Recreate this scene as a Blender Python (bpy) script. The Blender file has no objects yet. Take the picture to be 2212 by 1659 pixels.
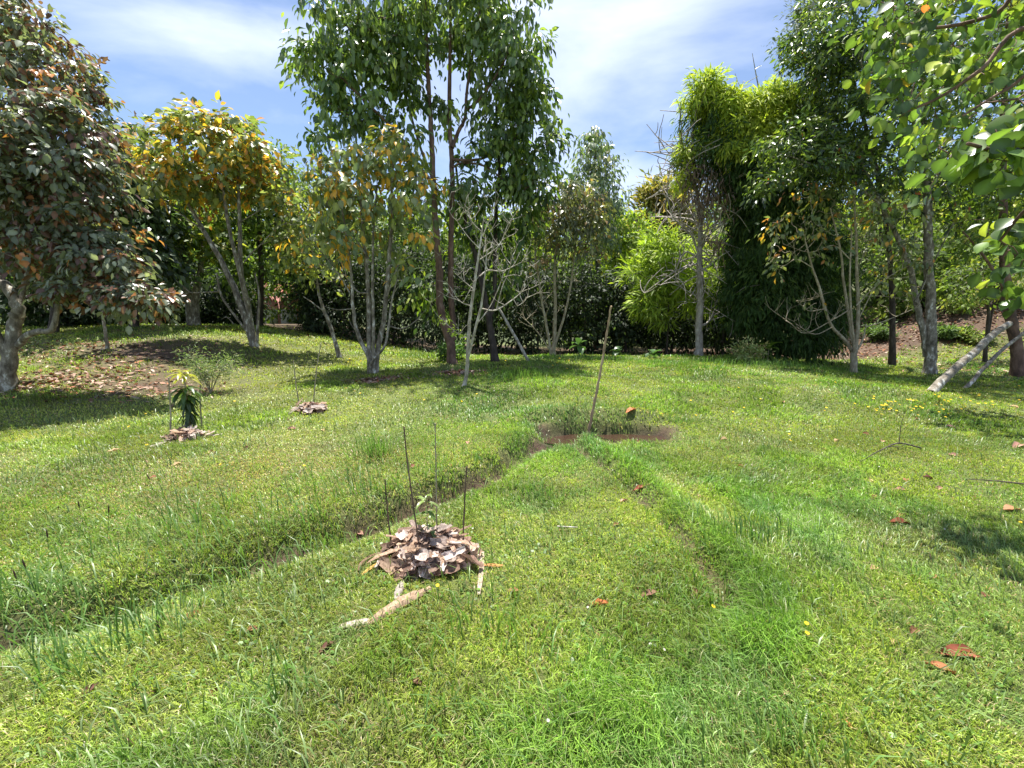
import bpy, math, random
import numpy as np
from mathutils import Vector, noise as mnoise

random.seed(11)
rng = np.random.default_rng(11)
sc = bpy.context.scene
COL = sc.collection

# ------------------------------------------------------------------ camera
FD = 928.0                      # focal length in units of a 2212 px wide picture
W0, H0 = 2212.0, 1659.0
CAMZ = 1.6
PITCH = math.radians(8.5)
cam_d = bpy.data.cameras.new('camera')
cam_d.sensor_width = 36.0
cam_d.lens = FD / W0 * 36.0
cam_d.clip_end = 2000
cam_d.clip_start = 0.05
cam = bpy.data.objects.new('camera', cam_d)
COL.objects.link(cam)
cam.location = (0, 0, CAMZ)
cam.rotation_euler = (math.pi / 2 - PITCH, 0, 0)
sc.camera = cam

# ------------------------------------------------------------------ sun, sky, exposure
SUN_DIR = Vector((-0.08, 0.25, 1.0)).normalized()      # towards the sun
elev = math.asin(SUN_DIR.z)
azim = math.atan2(SUN_DIR.x, SUN_DIR.y)
sun_d = bpy.data.lights.new('sun', 'SUN')
sun_d.energy = 5.0
sun_d.angle = math.radians(0.6)
sun_d.color = (1.0, 0.955, 0.88)
sun = bpy.data.objects.new('sun', sun_d)
COL.objects.link(sun)
sun.rotation_euler = SUN_DIR.to_track_quat('Z', 'Y').to_euler()

world = bpy.data.worlds.new('World')
sc.world = world
world.use_nodes = True
wn, wl = world.node_tree.nodes, world.node_tree.links
bg = wn['Background']
bg.inputs['Strength'].default_value = 0.085
sky = wn.new('ShaderNodeTexSky')
sky.sky_type = 'NISHITA'
sky.sun_disc = False
sky.sun_elevation = elev
sky.sun_rotation = azim
sky.altitude = 1800
tc = wn.new('ShaderNodeTexCoord')
mp = wn.new('ShaderNodeMapping'); mp.inputs['Scale'].default_value = (1.1, 1.5, 3.2)
mp.inputs['Rotation'].default_value = (0.0, 0.45, 0.3); mp.inputs['Location'].default_value = (0.35, 0.1, 0.55)
n1 = wn.new('ShaderNodeTexNoise'); n1.inputs['Scale'].default_value = 1.35; n1.inputs['Detail'].default_value = 9
n1.inputs['Roughness'].default_value = 0.52; n1.inputs['Distortion'].default_value = 0.35
cr = wn.new('ShaderNodeValToRGB')
cr.color_ramp.elements[0].position = 0.44; cr.color_ramp.elements[0].color = (0.05, 0.05, 0.05, 1)
cr.color_ramp.elements[1].position = 0.68; cr.color_ramp.elements[1].color = (0.92, 0.92, 0.92, 1)
mx = wn.new('ShaderNodeMix'); mx.data_type = 'RGBA'
mx.inputs['B'].default_value = (5.5, 6.0, 7.5, 1)
wl.new(tc.outputs['Generated'], mp.inputs['Vector']); wl.new(mp.outputs[0], n1.inputs['Vector'])
wl.new(n1.outputs[0], cr.inputs[0]); wl.new(cr.outputs[0], mx.inputs['Factor'])
wl.new(sky.outputs[0], mx.inputs['A']); wl.new(mx.outputs['Result'], bg.inputs['Color'])

sc.view_settings.view_transform = 'Standard'
sc.view_settings.look = 'None'
sc.view_settings.gamma = 1.0
sc.view_settings.exposure = 1.32
sc.render.engine = 'CYCLES'
try:
    sc.cycles.max_bounces = 6; sc.cycles.diffuse_bounces = 3; sc.cycles.glossy_bounces = 2
    sc.cycles.transmission_bounces = 4; sc.cycles.transparent_max_bounces = 4
except Exception: pass

# ------------------------------------------------------------------ picture <-> place
SP, CP = math.sin(PITCH), math.cos(PITCH)
def ray(px, py):
    u = (px - W0 / 2) / FD; v = (H0 / 2 - py) / FD
    return np.array([u, CP + v * SP, -SP + v * CP])
def at(px, py, Y):
    d = ray(px, py)
    return np.array([0, 0, CAMZ]) + d * (Y / d[1])
def proj(p):
    x, y, z = p[0], p[1], p[2] - CAMZ
    f = y * CP - z * SP; u = y * SP + z * CP
    return (W0 / 2 + FD * x / f, H0 / 2 - FD * u / f)

# value noise
_tab = np.random.default_rng(5).random((256, 256))
def vn(x, y, s=1.0, seed=0):
    x = np.asarray(x, float) * s + seed * 17.31 + 100; y = np.asarray(y, float) * s + seed * 9.77 + 100
    xi = np.floor(x).astype(int); yi = np.floor(y).astype(int)
    fx = x - xi; fy = y - yi
    fx = fx * fx * (3 - 2 * fx); fy = fy * fy * (3 - 2 * fy)
    a = _tab[xi % 256, yi % 256]; b = _tab[(xi + 1) % 256, yi % 256]
    c = _tab[xi % 256, (yi + 1) % 256]; d = _tab[(xi + 1) % 256, (yi + 1) % 256]
    return (a * (1 - fx) + b * fx) * (1 - fy) + (c * (1 - fx) + d * fx) * fy
def fbm(x, y, s=1.0, seed=0):
    return (vn(x, y, s, seed) * .5 + vn(x, y, s * 2.1, seed + 1) * .3 + vn(x, y, s * 4.3, seed + 2) * .2)
def ss(t):
    t = np.clip(t, 0, 1); return t * t * (3 - 2 * t)

# ------------------------------------------------------------------ terrain
def flat_pt(px, py):
    d = ray(px, py); t = -CAMZ / d[2]
    return (d[0] * t, d[1] * t)
DITCH = [flat_pt(*p) for p in [(-260, 1450), (-60, 1375), (90, 1345), (260, 1300), (420, 1245), (600, 1190), (760, 1130), (900, 1075), (1060, 1015), (1180, 962)]]
DITCH[-1] = (0.35, 5.45)
DITCH2 = [flat_pt(*p) for p in [(1235, 962), (1320, 1012), (1400, 1082), (1470, 1150), (1530, 1222), (1570, 1330)]]
def seg_d(x, y, pts):
    best = np.full(np.shape(x), 1e9); side = np.zeros(np.shape(x))
    for (ax, ay), (bx, by) in zip(pts[:-1], pts[1:]):
        dx, dy = bx - ax, by - ay; L = dx * dx + dy * dy
        t = np.clip(((x - ax) * dx + (y - ay) * dy) / L, 0, 1)
        ex, ey = x - ax - t * dx, y - ay - t * dy
        d = np.hypot(ex, ey); s = np.sign(dx * (y - ay) - dy * (x - ax))
        m = d < best
        best = np.where(m, d, best); side = np.where(m, s, side)
    return best, side
PITC = (1.32, 5.95)
def pit_m(x, y):
    ex = (x - PITC[0]) / 1.05; ey = (y - PITC[1] - 0.10 * (x - PITC[0])) / 0.48
    return 1 - ss(((np.abs(ex) ** 3 + np.abs(ey) ** 3) ** (1 / 3) - .78) / .24)
def H(x, y):
    x = np.asarray(x, float); y = np.asarray(y, float)
    z = 0.10 * (fbm(x, y, 0.35, 3) - 0.5) * ss((y - 1) / 4) + 0.035 * (fbm(x, y, 1.7, 7) - 0.5)
    z = z + 0.012 * (vn(x, y, 7.0, 9) - 0.5)
    z = z + 1.35 * ss((-x - 1.2) / 11.5) * ss((y - 5.0) / 11.0)                     # rise on the left
    z = z + 0.28 * ss((y - 6.6) / 2.5) * (1 - ss((y - 15) / 4)) * ss((x + 6) / 5) * (1 - ss((x - 7) / 4))   # swell behind the pit
    z = z + 4.2 * ss((x - 12.5 - 0.12 * (y - 16)) / 13.0) * ss((y - 13.5) / 6)      # bank on the right
    z = z + 13.0 * ss((y - 34) / 42)                                                # hill behind
    d, s = seg_d(x, y, DITCH)
    wob = 0.05 * (vn(x, y, 2.3, 21) - 0.5)
    dd = d * s + wob
    fade = 1.0
    z = z - (0.12 + .15 * vn(x, y, 1.9, 77)) * np.exp(-(np.abs(dd - 0.02) / np.where(dd < .02, .24, .12)) ** 2) * fade + (.03 + .06 * vn(x, y, .9, 78)) * (.5 + .5 * ss((x + 4) / 3)) * ss((dd - 0.05) / 0.30) * np.exp(-np.maximum(dd, 0) / 3.0) * ss((2.6 - x) / 2)
    d2, s2 = seg_d(x, y, DITCH2)
    z = z - (.06 + 0.08 * vn(x, y, 1.5, 41)) * np.exp(-((d2 + wob) / 0.09) ** 2) + .05 * np.exp(-((d2 * s2 - .22) / .16) ** 2)
    z = z - 0.20 * pit_m(x, y)
    z = z + 0.24 * ss((y - 6.36 - .1 * (x - 1.3)) / .26) * np.exp(-np.maximum(y - 6.4, 0) / 2.2) * np.exp(-((x - 1.25) / 1.25) ** 4)
    return z
def Hs(x, y): return float(H(x, y))
def ground(px, py, lift=0.0):
    d = ray(px, py); o = np.array([0, 0, CAMZ]); t = 0.8
    while t < 80:
        p = o + d * t
        if p[2] < Hs(p[0], p[1]): break
        t += 0.03 + t * 0.004
    lo, hi = t - 0.1 - t * .004, t
    for _ in range(16):
        m = (lo + hi) / 2; p = o + d * m
        if p[2] < Hs(p[0], p[1]): hi = m
        else: lo = m
    p = o + d * hi; p[2] += lift
    return p

# ------------------------------------------------------------------ tags and mesh building
def tag(o, label=None, cat=None, group=None, kind=None):
    if label: o['label'] = label
    if cat: o['category'] = cat
    if group: o['group'] = group
    if kind: o['kind'] = kind
    return o
def empty(name, loc, label=None, cat=None, group=None):
    o = bpy.data.objects.new(name, None); COL.objects.link(o); o.location = loc
    o.empty_display_size = 0.2
    return tag(o, label, cat, group)
class MB:
    def __init__(s): s.v = []; s.f = []; s.c = []; s.n = 0
    def add(s, v, f, c=(0.5, 0.5, 0.5)):
        v = np.asarray(v, float).reshape(-1, 3); f = np.asarray(f, int)
        c = np.asarray(c, float)
        if c.ndim == 1: c = np.repeat(c[None], len(v), 0)
        s.v.append(v); s.f.append(f + s.n); s.c.append(c); s.n += len(v)
    def build(s, name, mat, parent=None, smooth=False, origin=None):
        me = bpy.data.meshes.new(name)
        if s.n == 0: return None
        v = np.concatenate(s.v); c = np.concatenate(s.c)
        org = np.array(origin if origin is not None else (parent.location if parent else (0, 0, 0)), float)
        v = v - org
        me.vertices.add(len(v)); me.vertices.foreach_set('co', v.ravel())
        starts = []; loops = []; k = 0
        for f in s.f:
            m, w = f.shape
            starts.append(k + np.arange(m) * w); loops.append(f.ravel()); k += m * w
        starts = np.concatenate(starts); loops = np.concatenate(loops)
        me.loops.add(len(loops)); me.loops.foreach_set('vertex_index', loops)
        me.polygons.add(len(starts)); me.polygons.foreach_set('loop_start', starts)
        at_ = me.attributes.new('Col', 'FLOAT_COLOR', 'POINT')
        rgba = np.concatenate([c, np.ones((len(c), 1))], 1)
        at_.data.foreach_set('color', rgba.ravel())
        me.update(calc_edges=True); me.validate()
        if smooth: me.polygons.foreach_set('use_smooth', np.ones(len(me.polygons), bool))
        me.materials.append(mat)
        o = bpy.data.objects.new(name, me); COL.objects.link(o)
        if parent: o.parent = parent
        else: o.location = org
        return o
def nrm(a):
    return a / np.maximum(np.linalg.norm(a, axis=-1, keepdims=True), 1e-9)
def crom(pts, n=4):
    P = np.asarray(pts, float)
    if len(P) < 3: 
        t = np.linspace(0, 1, n + 1)[:, None]; return P[0] * (1 - t) + P[-1] * t
    Q = np.vstack([2 * P[0] - P[1], P, 2 * P[-1] - P[-2]]); out = []
    for i in range(len(P) - 1):
        a, b, c, d = Q[i:i + 4]
        for k in range(n):
            t = k / n
            out.append(.5 * (2 * b + (c - a) * t + (2 * a - 5 * b + 4 * c - d) * t * t + (3 * b - a - 3 * c + d) * t ** 3))
    out.append(P[-1]); return np.array(out)
def tube(mb, pts, rads, sides=6, col=(.5, .5, .5), wob=0.0):
    P = np.asarray(pts, float); R = np.asarray(rads, float); n = len(P)
    T = nrm(np.gradient(P, axis=0)); ref = np.array([0.31, 0.92, 0.23])
    if abs(np.dot(T[0], ref)) > .9: ref = np.array([1., 0, 0])
    A = nrm(np.cross(T, ref)); B = np.cross(T, A)
    th = np.arange(sides) * 2 * math.pi / sides
    ring = A[:, None, :] * np.cos(th)[None, :, None] + B[:, None, :] * np.sin(th)[None, :, None]
    rr = R[:, None, None] * (1 + (wob * (rng.random((n, sides, 1)) - .5) if wob else 0))
    V = (P[:, None, :] + ring * rr).reshape(-1, 3)
    i = np.arange(n - 1)[:, None] * sides; j = np.arange(sides)[None]; j2 = (j + 1) % sides
    F = np.stack([i + j, i + j2, i + sides + j2, i + sides + j], -1).reshape(-1, 4)
    mb.add(V, F, col)
    V2 = np.vstack([V[-sides:], P[-1] + T[-1] * R[-1] * .6])
    mb.add(V2, np.array([[k, (k + 1) % sides, sides] for k in range(sides)]), col)

# ------------------------------------------------------------------ materials
def newmat(name):
    m = bpy.data.materials.new(name); m.use_nodes = True
    nt = m.node_tree; return m, nt, nt.nodes['Principled BSDF']
def leafmat(name, rough=0.42, spec=0.5, trans=0.35, tint=(1.15, 1.25, 0.55)):
    m, nt, b = newmat(name); N, L = nt.nodes, nt.links
    a = N.new('ShaderNodeAttribute'); a.attribute_name = 'Col'
    L.new(a.outputs['Color'], b.inputs['Base Color'])
    b.inputs['Roughness'].default_value = rough; b.inputs['Specular IOR Level'].default_value = spec
    if trans > 0:
        t = N.new('ShaderNodeBsdfTranslucent'); mu = N.new('ShaderNodeMix'); mu.data_type = 'RGBA'; mu.blend_type = 'MULTIPLY'
        mu.inputs['Factor'].default_value = 1; mu.inputs['B'].default_value = (*tint, 1)
        L.new(a.outputs['Color'], mu.inputs['A']); L.new(mu.outputs['Result'], t.inputs['Color'])
        ms = N.new('ShaderNodeMixShader'); ms.inputs[0].default_value = trans
        L.new(b.outputs[0], ms.inputs[1]); L.new(t.outputs[0], ms.inputs[2])
        L.new(ms.outputs[0], N['Material Output'].inputs['Surface'])
    return m
def barkmat(name, c1, c2, c3, scale=9, lich=0.5):
    m, nt, b = newmat(name); N, L = nt.nodes, nt.links
    tcn = N.new('ShaderNodeTexCoord'); mpn = N.new('ShaderNodeMapping'); mpn.inputs['Scale'].default_value = (1, 1, .45)
    L.new(tcn.outputs['Object'], mpn.inputs['Vector'])
    a = N.new('ShaderNodeTexNoise'); a.inputs['Scale'].default_value = scale; a.inputs['Detail'].default_value = 6; a.inputs['Roughness'].default_value = .65
    L.new(mpn.outputs[0], a.inputs['Vector'])
    r = N.new('ShaderNodeValToRGB'); e = r.color_ramp.elements
    e[0].position = .36; e[0].color = (*c1, 1); e[1].position = .56; e[1].color = (*c2, 1)
    k = e.new(.56 + .22 * (1 - lich)); k.color = (*c3, 1)
    L.new(a.outputs[0], r.inputs[0]); L.new(r.outputs[0], b.inputs['Base Color'])
    b.inputs['Roughness'].default_value = .85
    bp = N.new('ShaderNodeBump'); bp.inputs['Strength'].default_value = .6; bp.inputs['Distance'].default_value = .02
    a2 = N.new('ShaderNodeTexNoise'); a2.inputs['Scale'].default_value = scale * 4; a2.inputs['Detail'].default_value = 4
    L.new(mpn.outputs[0], a2.inputs['Vector']); L.new(a2.outputs[0], bp.inputs['Height']); L.new(bp.outputs[0], b.inputs['Normal'])
    return m
M_leaf = leafmat('leaf_glossy', .34, .6, .42)
M_leafm = leafmat('leaf_matte', .55, .35, .45)
M_bamb = leafmat('leaf_bamboo', .6, .25, .42)
M_grass = leafmat('grass_blade', .42, .5, .42, (1.1, 1.2, .55))
M_dry = leafmat('dry_leaf', .65, .25, .12, (1.1, .9, .7))
M_heapleaf = None
M_petal = leafmat('petal', .6, .2, .3, (1, 1, .8))
B_grey = barkmat('bark_grey_lichen', (.08, .065, .045), (.26, .23, .18), (.60, .59, .53), 11, .6)
B_brown = barkmat('bark_red_brown', (.06, .035, .025), (.17, .10, .07), (.27, .20, .16), 7, .2)
B_dark = barkmat('bark_dark', (.025, .018, .014), (.06, .045, .035), (.12, .10, .085), 8, .2)
B_pale = barkmat('bark_pale', (.20, .17, .12), (.42, .38, .31), (.62, .60, .55), 14, .6)
B_twig = barkmat('bark_twig', (.20, .16, .10), (.36, .31, .21), (.50, .46, .37), 14, .4)
B_cane = barkmat('cane_bamboo', (.20, .14, .08), (.42, .31, .19), (.52, .42, .28), 6, .5)
B_dead = barkmat('dead_wood', (.22, .19, .16), (.38, .34, .30), (.52, .49, .45), 12, .4)
# ------------------------------------------------------------------ the ground
def coords(segs):
    out = []
    for a, b, st in segs: out.append(np.arange(a, b, st))
    out.append([segs[-1][1]]); return np.concatenate(out)
gx = coords([(-400, -60, 20), (-60, -20, 1.5), (-20, -6.5, .3), (-6.5, 6.5, .05), (6.5, 24, .3), (24, 60, 1.5), (60, 400, 20)])
gy = coords([(-60, -2, 4), (-2, 1, .3), (1, 9, .045), (9, 24, .22), (24, 60, 1.2), (60, 120, 3), (120, 600, 30)])
X, Y = np.meshgrid(gx, gy); Z = H(X, Y)
nx, ny = len(gx), len(gy)
i = np.arange(ny - 1)[:, None] * nx; j = np.arange(nx - 1)[None]
F = np.stack([i + j, i + j + 1, i + nx + j + 1, i + nx + j], -1).reshape(-1, 4)
# where bare soil or leaf litter shows: in the drains, the pit, below the hedge, under the big left tree
def soil_w(x, y):
    d, s = seg_d(x, y, DITCH); d2, _ = seg_d(x, y, DITCH2)
    w = 0.95 * np.exp(-(d / 0.14) ** 2) * (.35 + .9 * ss((fbm(x, y, 2.2, 44) - .4) / .2)) + .6 * np.exp(-(d2 / 0.09) ** 2) * (.25 + ss((fbm(x, y, 2.6, 4) - .42) / .12))
    ex = (x - PITC[0]) / 1.0 + .3 * (vn(x, y, 4, 5) - .5); ey = (y - PITC[1] + 0.05 - 0.10 * (x - PITC[0])) / 0.44 + .4 * (vn(x, y, 5, 3) - .5)
    w = w + 1.5 * np.exp(-(np.abs(ex) ** 5 + np.abs(ey) ** 5))
    w = w + 0.9 * ss((y - 17.2 - 0.9 * (vn(x, y, .4, 2) - .5) + .05 * x) / 1.2) * ss((x + 4) / 3) * (1 - ss((y - 24) / 3))
    w = w + 0.9 * ss((y - 18.5) / 1.5) * (1 - ss((x + 1) / 3)) * (1 - ss((y - 26) / 3))
    w = w + 0.95 * np.exp(-(((x + 9.3) / 2.8) ** 2 + ((y - 11.5) / 2.6) ** 2)) * (.5 + fbm(x, y, 1.1, 8))
    w = w + 0.8 * np.exp(-(((x + 7.0) / 1.8) ** 2 + ((y - 8.8) / 0.9) ** 2)) * (.4 + fbm(x, y, 1.5, 8))
    w = w + 0.6 * ss((x - 11 - .5 * (16 - y)) / 2.5) * ss((y - 13.0) / 2.0) * (.10 + 1.0 * (fbm(x, y, .6, 12) - .3))
    for (cx, cy, r) in RINGS: w = w + 1.0 * np.exp(-(((x - cx) / r) ** 2 + ((y - cy) / (r * .8)) ** 2) ** 1.5)
    return w
RINGS = []
def ring(px, py, r):
    p = ground(px, py); RINGS.append((p[0], p[1], r))
ring(985, 806, .75); ring(815, 822, .65)
sw = np.clip(soil_w(X, Y), 0, 1)
mottle = fbm(X, Y, 1.2, 30)
soil = np.stack([.065 + .06 * mottle, .040 + .035 * mottle, .026 + .02 * mottle], -1)
shaded_mud = np.array([.036, .021, .015]) * np.ones(X.shape + (1,))  # pit mud, its colour blackened to imitate shade under the undercut bank
pm = np.clip(pit_m(X, Y) * 1.2, 0, 1)[..., None]
soil = soil * (1 - pm) + shaded_mud * pm * .8 + soil * pm * .2
grs = np.stack([.085 + .05 * mottle, .115 + .05 * mottle, .028 + .01 * mottle], -1)
far = ss((Y - 26) / 8)[..., None]
grs = grs * (1 - far) + far * np.array([.05, .075, .02])
gc = soil * sw[..., None] + grs * (1 - sw[..., None])
mbg = MB(); mbg.add(np.stack([X, Y, Z], -1).reshape(-1, 3), F, gc.reshape(-1, 3))
M_ground, nt, b = newmat('ground_soil_and_turf')
a = nt.nodes.new('ShaderNodeAttribute'); a.attribute_name = 'Col'
tcn = nt.nodes.new('ShaderNodeTexCoord')
nn = nt.nodes.new('ShaderNodeTexNoise'); nn.inputs['Scale'].default_value = 22; nn.inputs['Detail'].default_value = 8; nn.inputs['Roughness'].default_value = .75
rr = nt.nodes.new('ShaderNodeValToRGB'); rr.color_ramp.elements[0].position = .35; rr.color_ramp.elements[0].color = (.45, .45, .4, 1)
rr.color_ramp.elements[1].position = .68; rr.color_ramp.elements[1].color = (1.35, 1.3, 1.2, 1)
mu = nt.nodes.new('ShaderNodeMix'); mu.data_type = 'RGBA'; mu.blend_type = 'MULTIPLY'; mu.inputs['Factor'].default_value = 1
nt.links.new(tcn.outputs['Object'], nn.inputs['Vector']); nt.links.new(nn.outputs[0], rr.inputs[0])
nt.links.new(a.outputs['Color'], mu.inputs['A']); nt.links.new(rr.outputs[0], mu.inputs['B'])
nt.links.new(mu.outputs['Result'], b.inputs['Base Color'])
bp = nt.nodes.new('ShaderNodeBump'); bp.inputs['Strength'].default_value = .9; bp.inputs['Distance'].default_value = .03
nt.links.new(nn.outputs[0], bp.inputs['Height']); nt.links.new(bp.outputs[0], b.inputs['Normal'])
b.inputs['Roughness'].default_value = .9
tag(mbg.build('ground', M_ground, smooth=True), kind='structure')

# shallow muddy water lying in the pit
wz = Hs(*PITC) + .085
mbw = MB(); wv = []
for k in range(40):
    t = k / 40 * 2 * math.pi; r = 1 + .14 * math.sin(3 * t + 1) + .09 * math.sin(7 * t)
    wv.append((PITC[0] + .93 * r * math.cos(t), PITC[1] + .10 * math.cos(t) + .40 * r * math.sin(t), wz))
wv.append((PITC[0], PITC[1], wz))
mbw.add(wv, np.array([[k, (k + 1) % 40, 40] for k in range(40)]), (.2, .1, .06))
M_water, nt, b = newmat('muddy_water')
b.inputs['Base Color'].default_value = (.045, .025, .017, 1); b.inputs['Roughness'].default_value = .05
nn = nt.nodes.new('ShaderNodeTexNoise'); nn.inputs['Scale'].default_value = 18; nn.inputs['Detail'].default_value = 3
tcn = nt.nodes.new('ShaderNodeTexCoord'); nt.links.new(tcn.outputs['Object'], nn.inputs['Vector'])
bp = nt.nodes.new('ShaderNodeBump'); bp.inputs['Strength'].default_value = .5; bp.inputs['Distance'].default_value = .02
nt.links.new(nn.outputs[0], bp.inputs['Height']); nt.links.new(bp.outputs[0], b.inputs['Normal'])
tag(mbw.build('puddle_water', M_water), kind='structure')

# ------------------------------------------------------------------ grass
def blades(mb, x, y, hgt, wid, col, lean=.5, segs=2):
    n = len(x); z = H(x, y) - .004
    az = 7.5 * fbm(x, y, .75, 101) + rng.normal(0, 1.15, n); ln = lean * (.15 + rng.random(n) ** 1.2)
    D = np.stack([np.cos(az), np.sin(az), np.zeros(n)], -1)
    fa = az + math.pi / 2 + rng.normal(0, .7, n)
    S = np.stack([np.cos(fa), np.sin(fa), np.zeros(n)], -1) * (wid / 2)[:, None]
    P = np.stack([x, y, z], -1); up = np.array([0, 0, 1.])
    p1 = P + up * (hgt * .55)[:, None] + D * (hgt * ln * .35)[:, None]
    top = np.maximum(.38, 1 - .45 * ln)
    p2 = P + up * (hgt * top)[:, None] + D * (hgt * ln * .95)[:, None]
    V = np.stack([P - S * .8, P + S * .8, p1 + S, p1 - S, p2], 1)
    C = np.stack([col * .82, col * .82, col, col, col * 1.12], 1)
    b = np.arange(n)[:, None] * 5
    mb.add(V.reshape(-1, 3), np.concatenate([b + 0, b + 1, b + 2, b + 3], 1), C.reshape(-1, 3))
    nprev = mb.n - n * 5
    mb.v.append(np.zeros((0, 3))); mb.c.append(np.zeros((0, 3)))
    mb.f.append(np.concatenate([b + 3, b + 2, b + 4], 1) + nprev)
def gcol(x, y, n):
    a = fbm(x, y, .55, 40); b_ = fbm(x, y, 1.6, 50)
    yel = np.array([.265, .325, .058]); grn = np.array([.145, .24, .040]); blu = np.array([.18, .26, .085]); drk = np.array([.07, .13, .018])
    straw = np.array([.36, .29, .15]); red = np.array([.24, .13, .065])
    t = ss((a - .36) / .26 + .14)[:, None]; c = grn * (1 - t) + yel * t
    t = (.75 * ss((b_ - .52) / .15))[:, None]; c = c * (1 - t) + blu * t
    # left slope is brighter yellow; the foreground right greener
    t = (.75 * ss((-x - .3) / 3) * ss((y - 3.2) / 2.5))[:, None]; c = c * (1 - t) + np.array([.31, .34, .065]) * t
    u = rng.random(n)
    dryp = .09 + .34 * np.exp(-(((x + 2.6) / 1.8) ** 2 + ((y - 4.3) / 1.0) ** 2)) + .10 * (fbm(x, y, 2.2, 60) > .6)
    c = np.where((u < dryp)[:, None], straw, c)
    c = np.where(((u > .985 - .10 * np.exp(-(((x + 2.9) / 1.6) ** 2 + ((y - 4.4) / .9) ** 2))))[:, None], red, c)
    c = np.where(((u > .80) & (u < .90))[:, None], drk, c) * (.78 + .44 * ss((fbm(x, y, 1.3, 61) - .33) / .34))[:, None]
    return 1.17 * c * (.55 + .90 * rng.random(n))[:, None]
def grass_band(mb, y0, y1, dens, hm, wm, xm=1.36):
    area = xm * (y1 * y1 - y0 * y0); n = int(area * dens)
    y = np.sqrt(rng.random(n) * (y1 * y1 - y0 * y0) + y0 * y0); x = (rng.random(n) * 2 - 1) * xm * y
    w = soil_w(x, y) + .5 * ss((fbm(x, y, 2.6, 70) - .60) / .06)
    keep = rng.random(n) > np.clip(w * 1.15 - .08, 0, .97)
    x, y = x[keep], y[keep]; n = len(x)
    tall = fbm(x, y, .9, 80)
    d, s = seg_d(x, y, DITCH); 
    tuft = ss((tall - .50) / .16) + .45 * np.exp(-(d / .35) ** 2)
    d2, s2 = seg_d(x, y, [(2.05, 3.9), (2.45, 3.1), (1.1, 1.9), (.4, 1.5)]); tuft = tuft + 1.1 * np.exp(-(d2 / .35) ** 2); d3, s3 = seg_d(x, y, DITCH2); tuft = tuft + 1.3 * np.exp(-((d3 * s3 - .20) / .14) ** 2)
    h = hm * (.5 + rng.random(n) * .75) * (1 + .9 * tuft)
    wd = wm * (.65 + .7 * rng.random(n))
    c = gcol(x, y, n)
    tg = np.clip(tuft * .5, 0, .75)[:, None]; c = c * (1 - tg) + c[:, [0, 1, 2]] * np.array([.55, .88, .70]) * tg
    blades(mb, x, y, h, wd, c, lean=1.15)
mb = MB()
grass_band(mb, 1.0, 2.2, 19000, .044, .0033, 1.45)
grass_band(mb, 2.2, 3.6, 11500, .042, .0043)
grass_band(mb, 3.6, 6.0, 5200, .040, .0060)
grass_band(mb, 6.0, 10.0, 1350, .046, .0115)
grass_band(mb, 10.0, 15.0, 560, .060, .018)
grass_band(mb, 15.0, 21.0, 260, .080, .028)
# long arching single blades
def longblades(mb, n, y0, y1, hm, xm=1.3, wm=.006):
    y = np.sqrt(rng.random(n) * (y1 * y1 - y0 * y0) + y0 * y0); x = (rng.random(n) * 2 - 1) * xm * y
    k = (soil_w(x, y) < .45) & (fbm(x, y, .8, 90) + .35 * rng.random(n) > .6); x, y = x[k], y[k]; n = len(x)
    c = np.array([.21, .31, .10]) * (.6 + .5 * rng.random(n))[:, None]
    blades(mb, x, y, hm * (.6 + .8 * rng.random(n)), wm * (.7 + .6 * rng.random(n)), c, lean=1.1)
longblades(mb, 9000, 1.0, 3.2, .11)
longblades(mb, 9000, 3.2, 8.0, .13, wm=.008)
# tussocks (px,py, blades, height, spread)
def tuss(mb, px, py, n, h, sp, col=(.13, .24, .055), lean=.9, wd=.007):
    p = ground(px, py); x = p[0] + rng.normal(0, sp, n); y = p[1] + rng.normal(0, sp * .8, n)
    c = np.array(col) * (.7 + .6 * rng.random(n))[:, None]
    blades(mb, x, y, h * (.5 + .6 * rng.random(n)), np.full(n, wd), c, lean=lean)
for (px, py, n, h, sp) in [(1175, 890, 100, .10, .12), (1235, 883, 120, .10, .13), (1300, 879, 120, .10, .14), (1370, 880, 120, .10, .14), (1440, 888, 100, .10, .12), (1150, 925, 120, .13, .10), (1470, 912, 120, .12, .1), (1120, 960, 120, .14, .12), (1040, 990, 120, .14, .15), (940, 1030, 120, .16, .18), (830, 1075, 140, .18, .2), (640, 1140, 180, .2, .22), (1360, 1035, 90, .13, .1), (1450, 1120, 110, .13, .1), (1520, 1190, 130, .14, .12), (810, 985, 130, .42, .13), (890, 775, 160, .55, .35), (1110, 820, 400, .35, .55), (1330, 780, 300, .35, .6), (1180, 785, 300, .4, .5),
                           (1560, 790, 500, .35, .9), (1720, 795, 400, .35, .8), (1420, 790, 300, .3, .8), (430, 1130, 80, .3, .25), (90, 1330, 90, .28, .2), (30, 1400, 80, .25, .15),
                           (1150, 1070, 60, .22, .15), (700, 1060, 90, .26, .3), (1620, 1160, 260, .22, .22), (1560, 1330, 160, .18, .2), (1340, 1450, 260, .15, .25), (1250, 1600, 120, .14, .15),
                           (1700, 1590, 90, .22, .12), (500, 1200, 140, .26, .3), (320, 1380, 70, .24, .12), (180, 1440, 60, .24, .12), (880, 1400, 50, .2, .12), (1050, 1350, 70, .22, .12), (620, 1500, 40, .2, .1), (940, 1540, 60, .2, .15)]:
    tuss(mb, px, py, n, h, sp)
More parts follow.
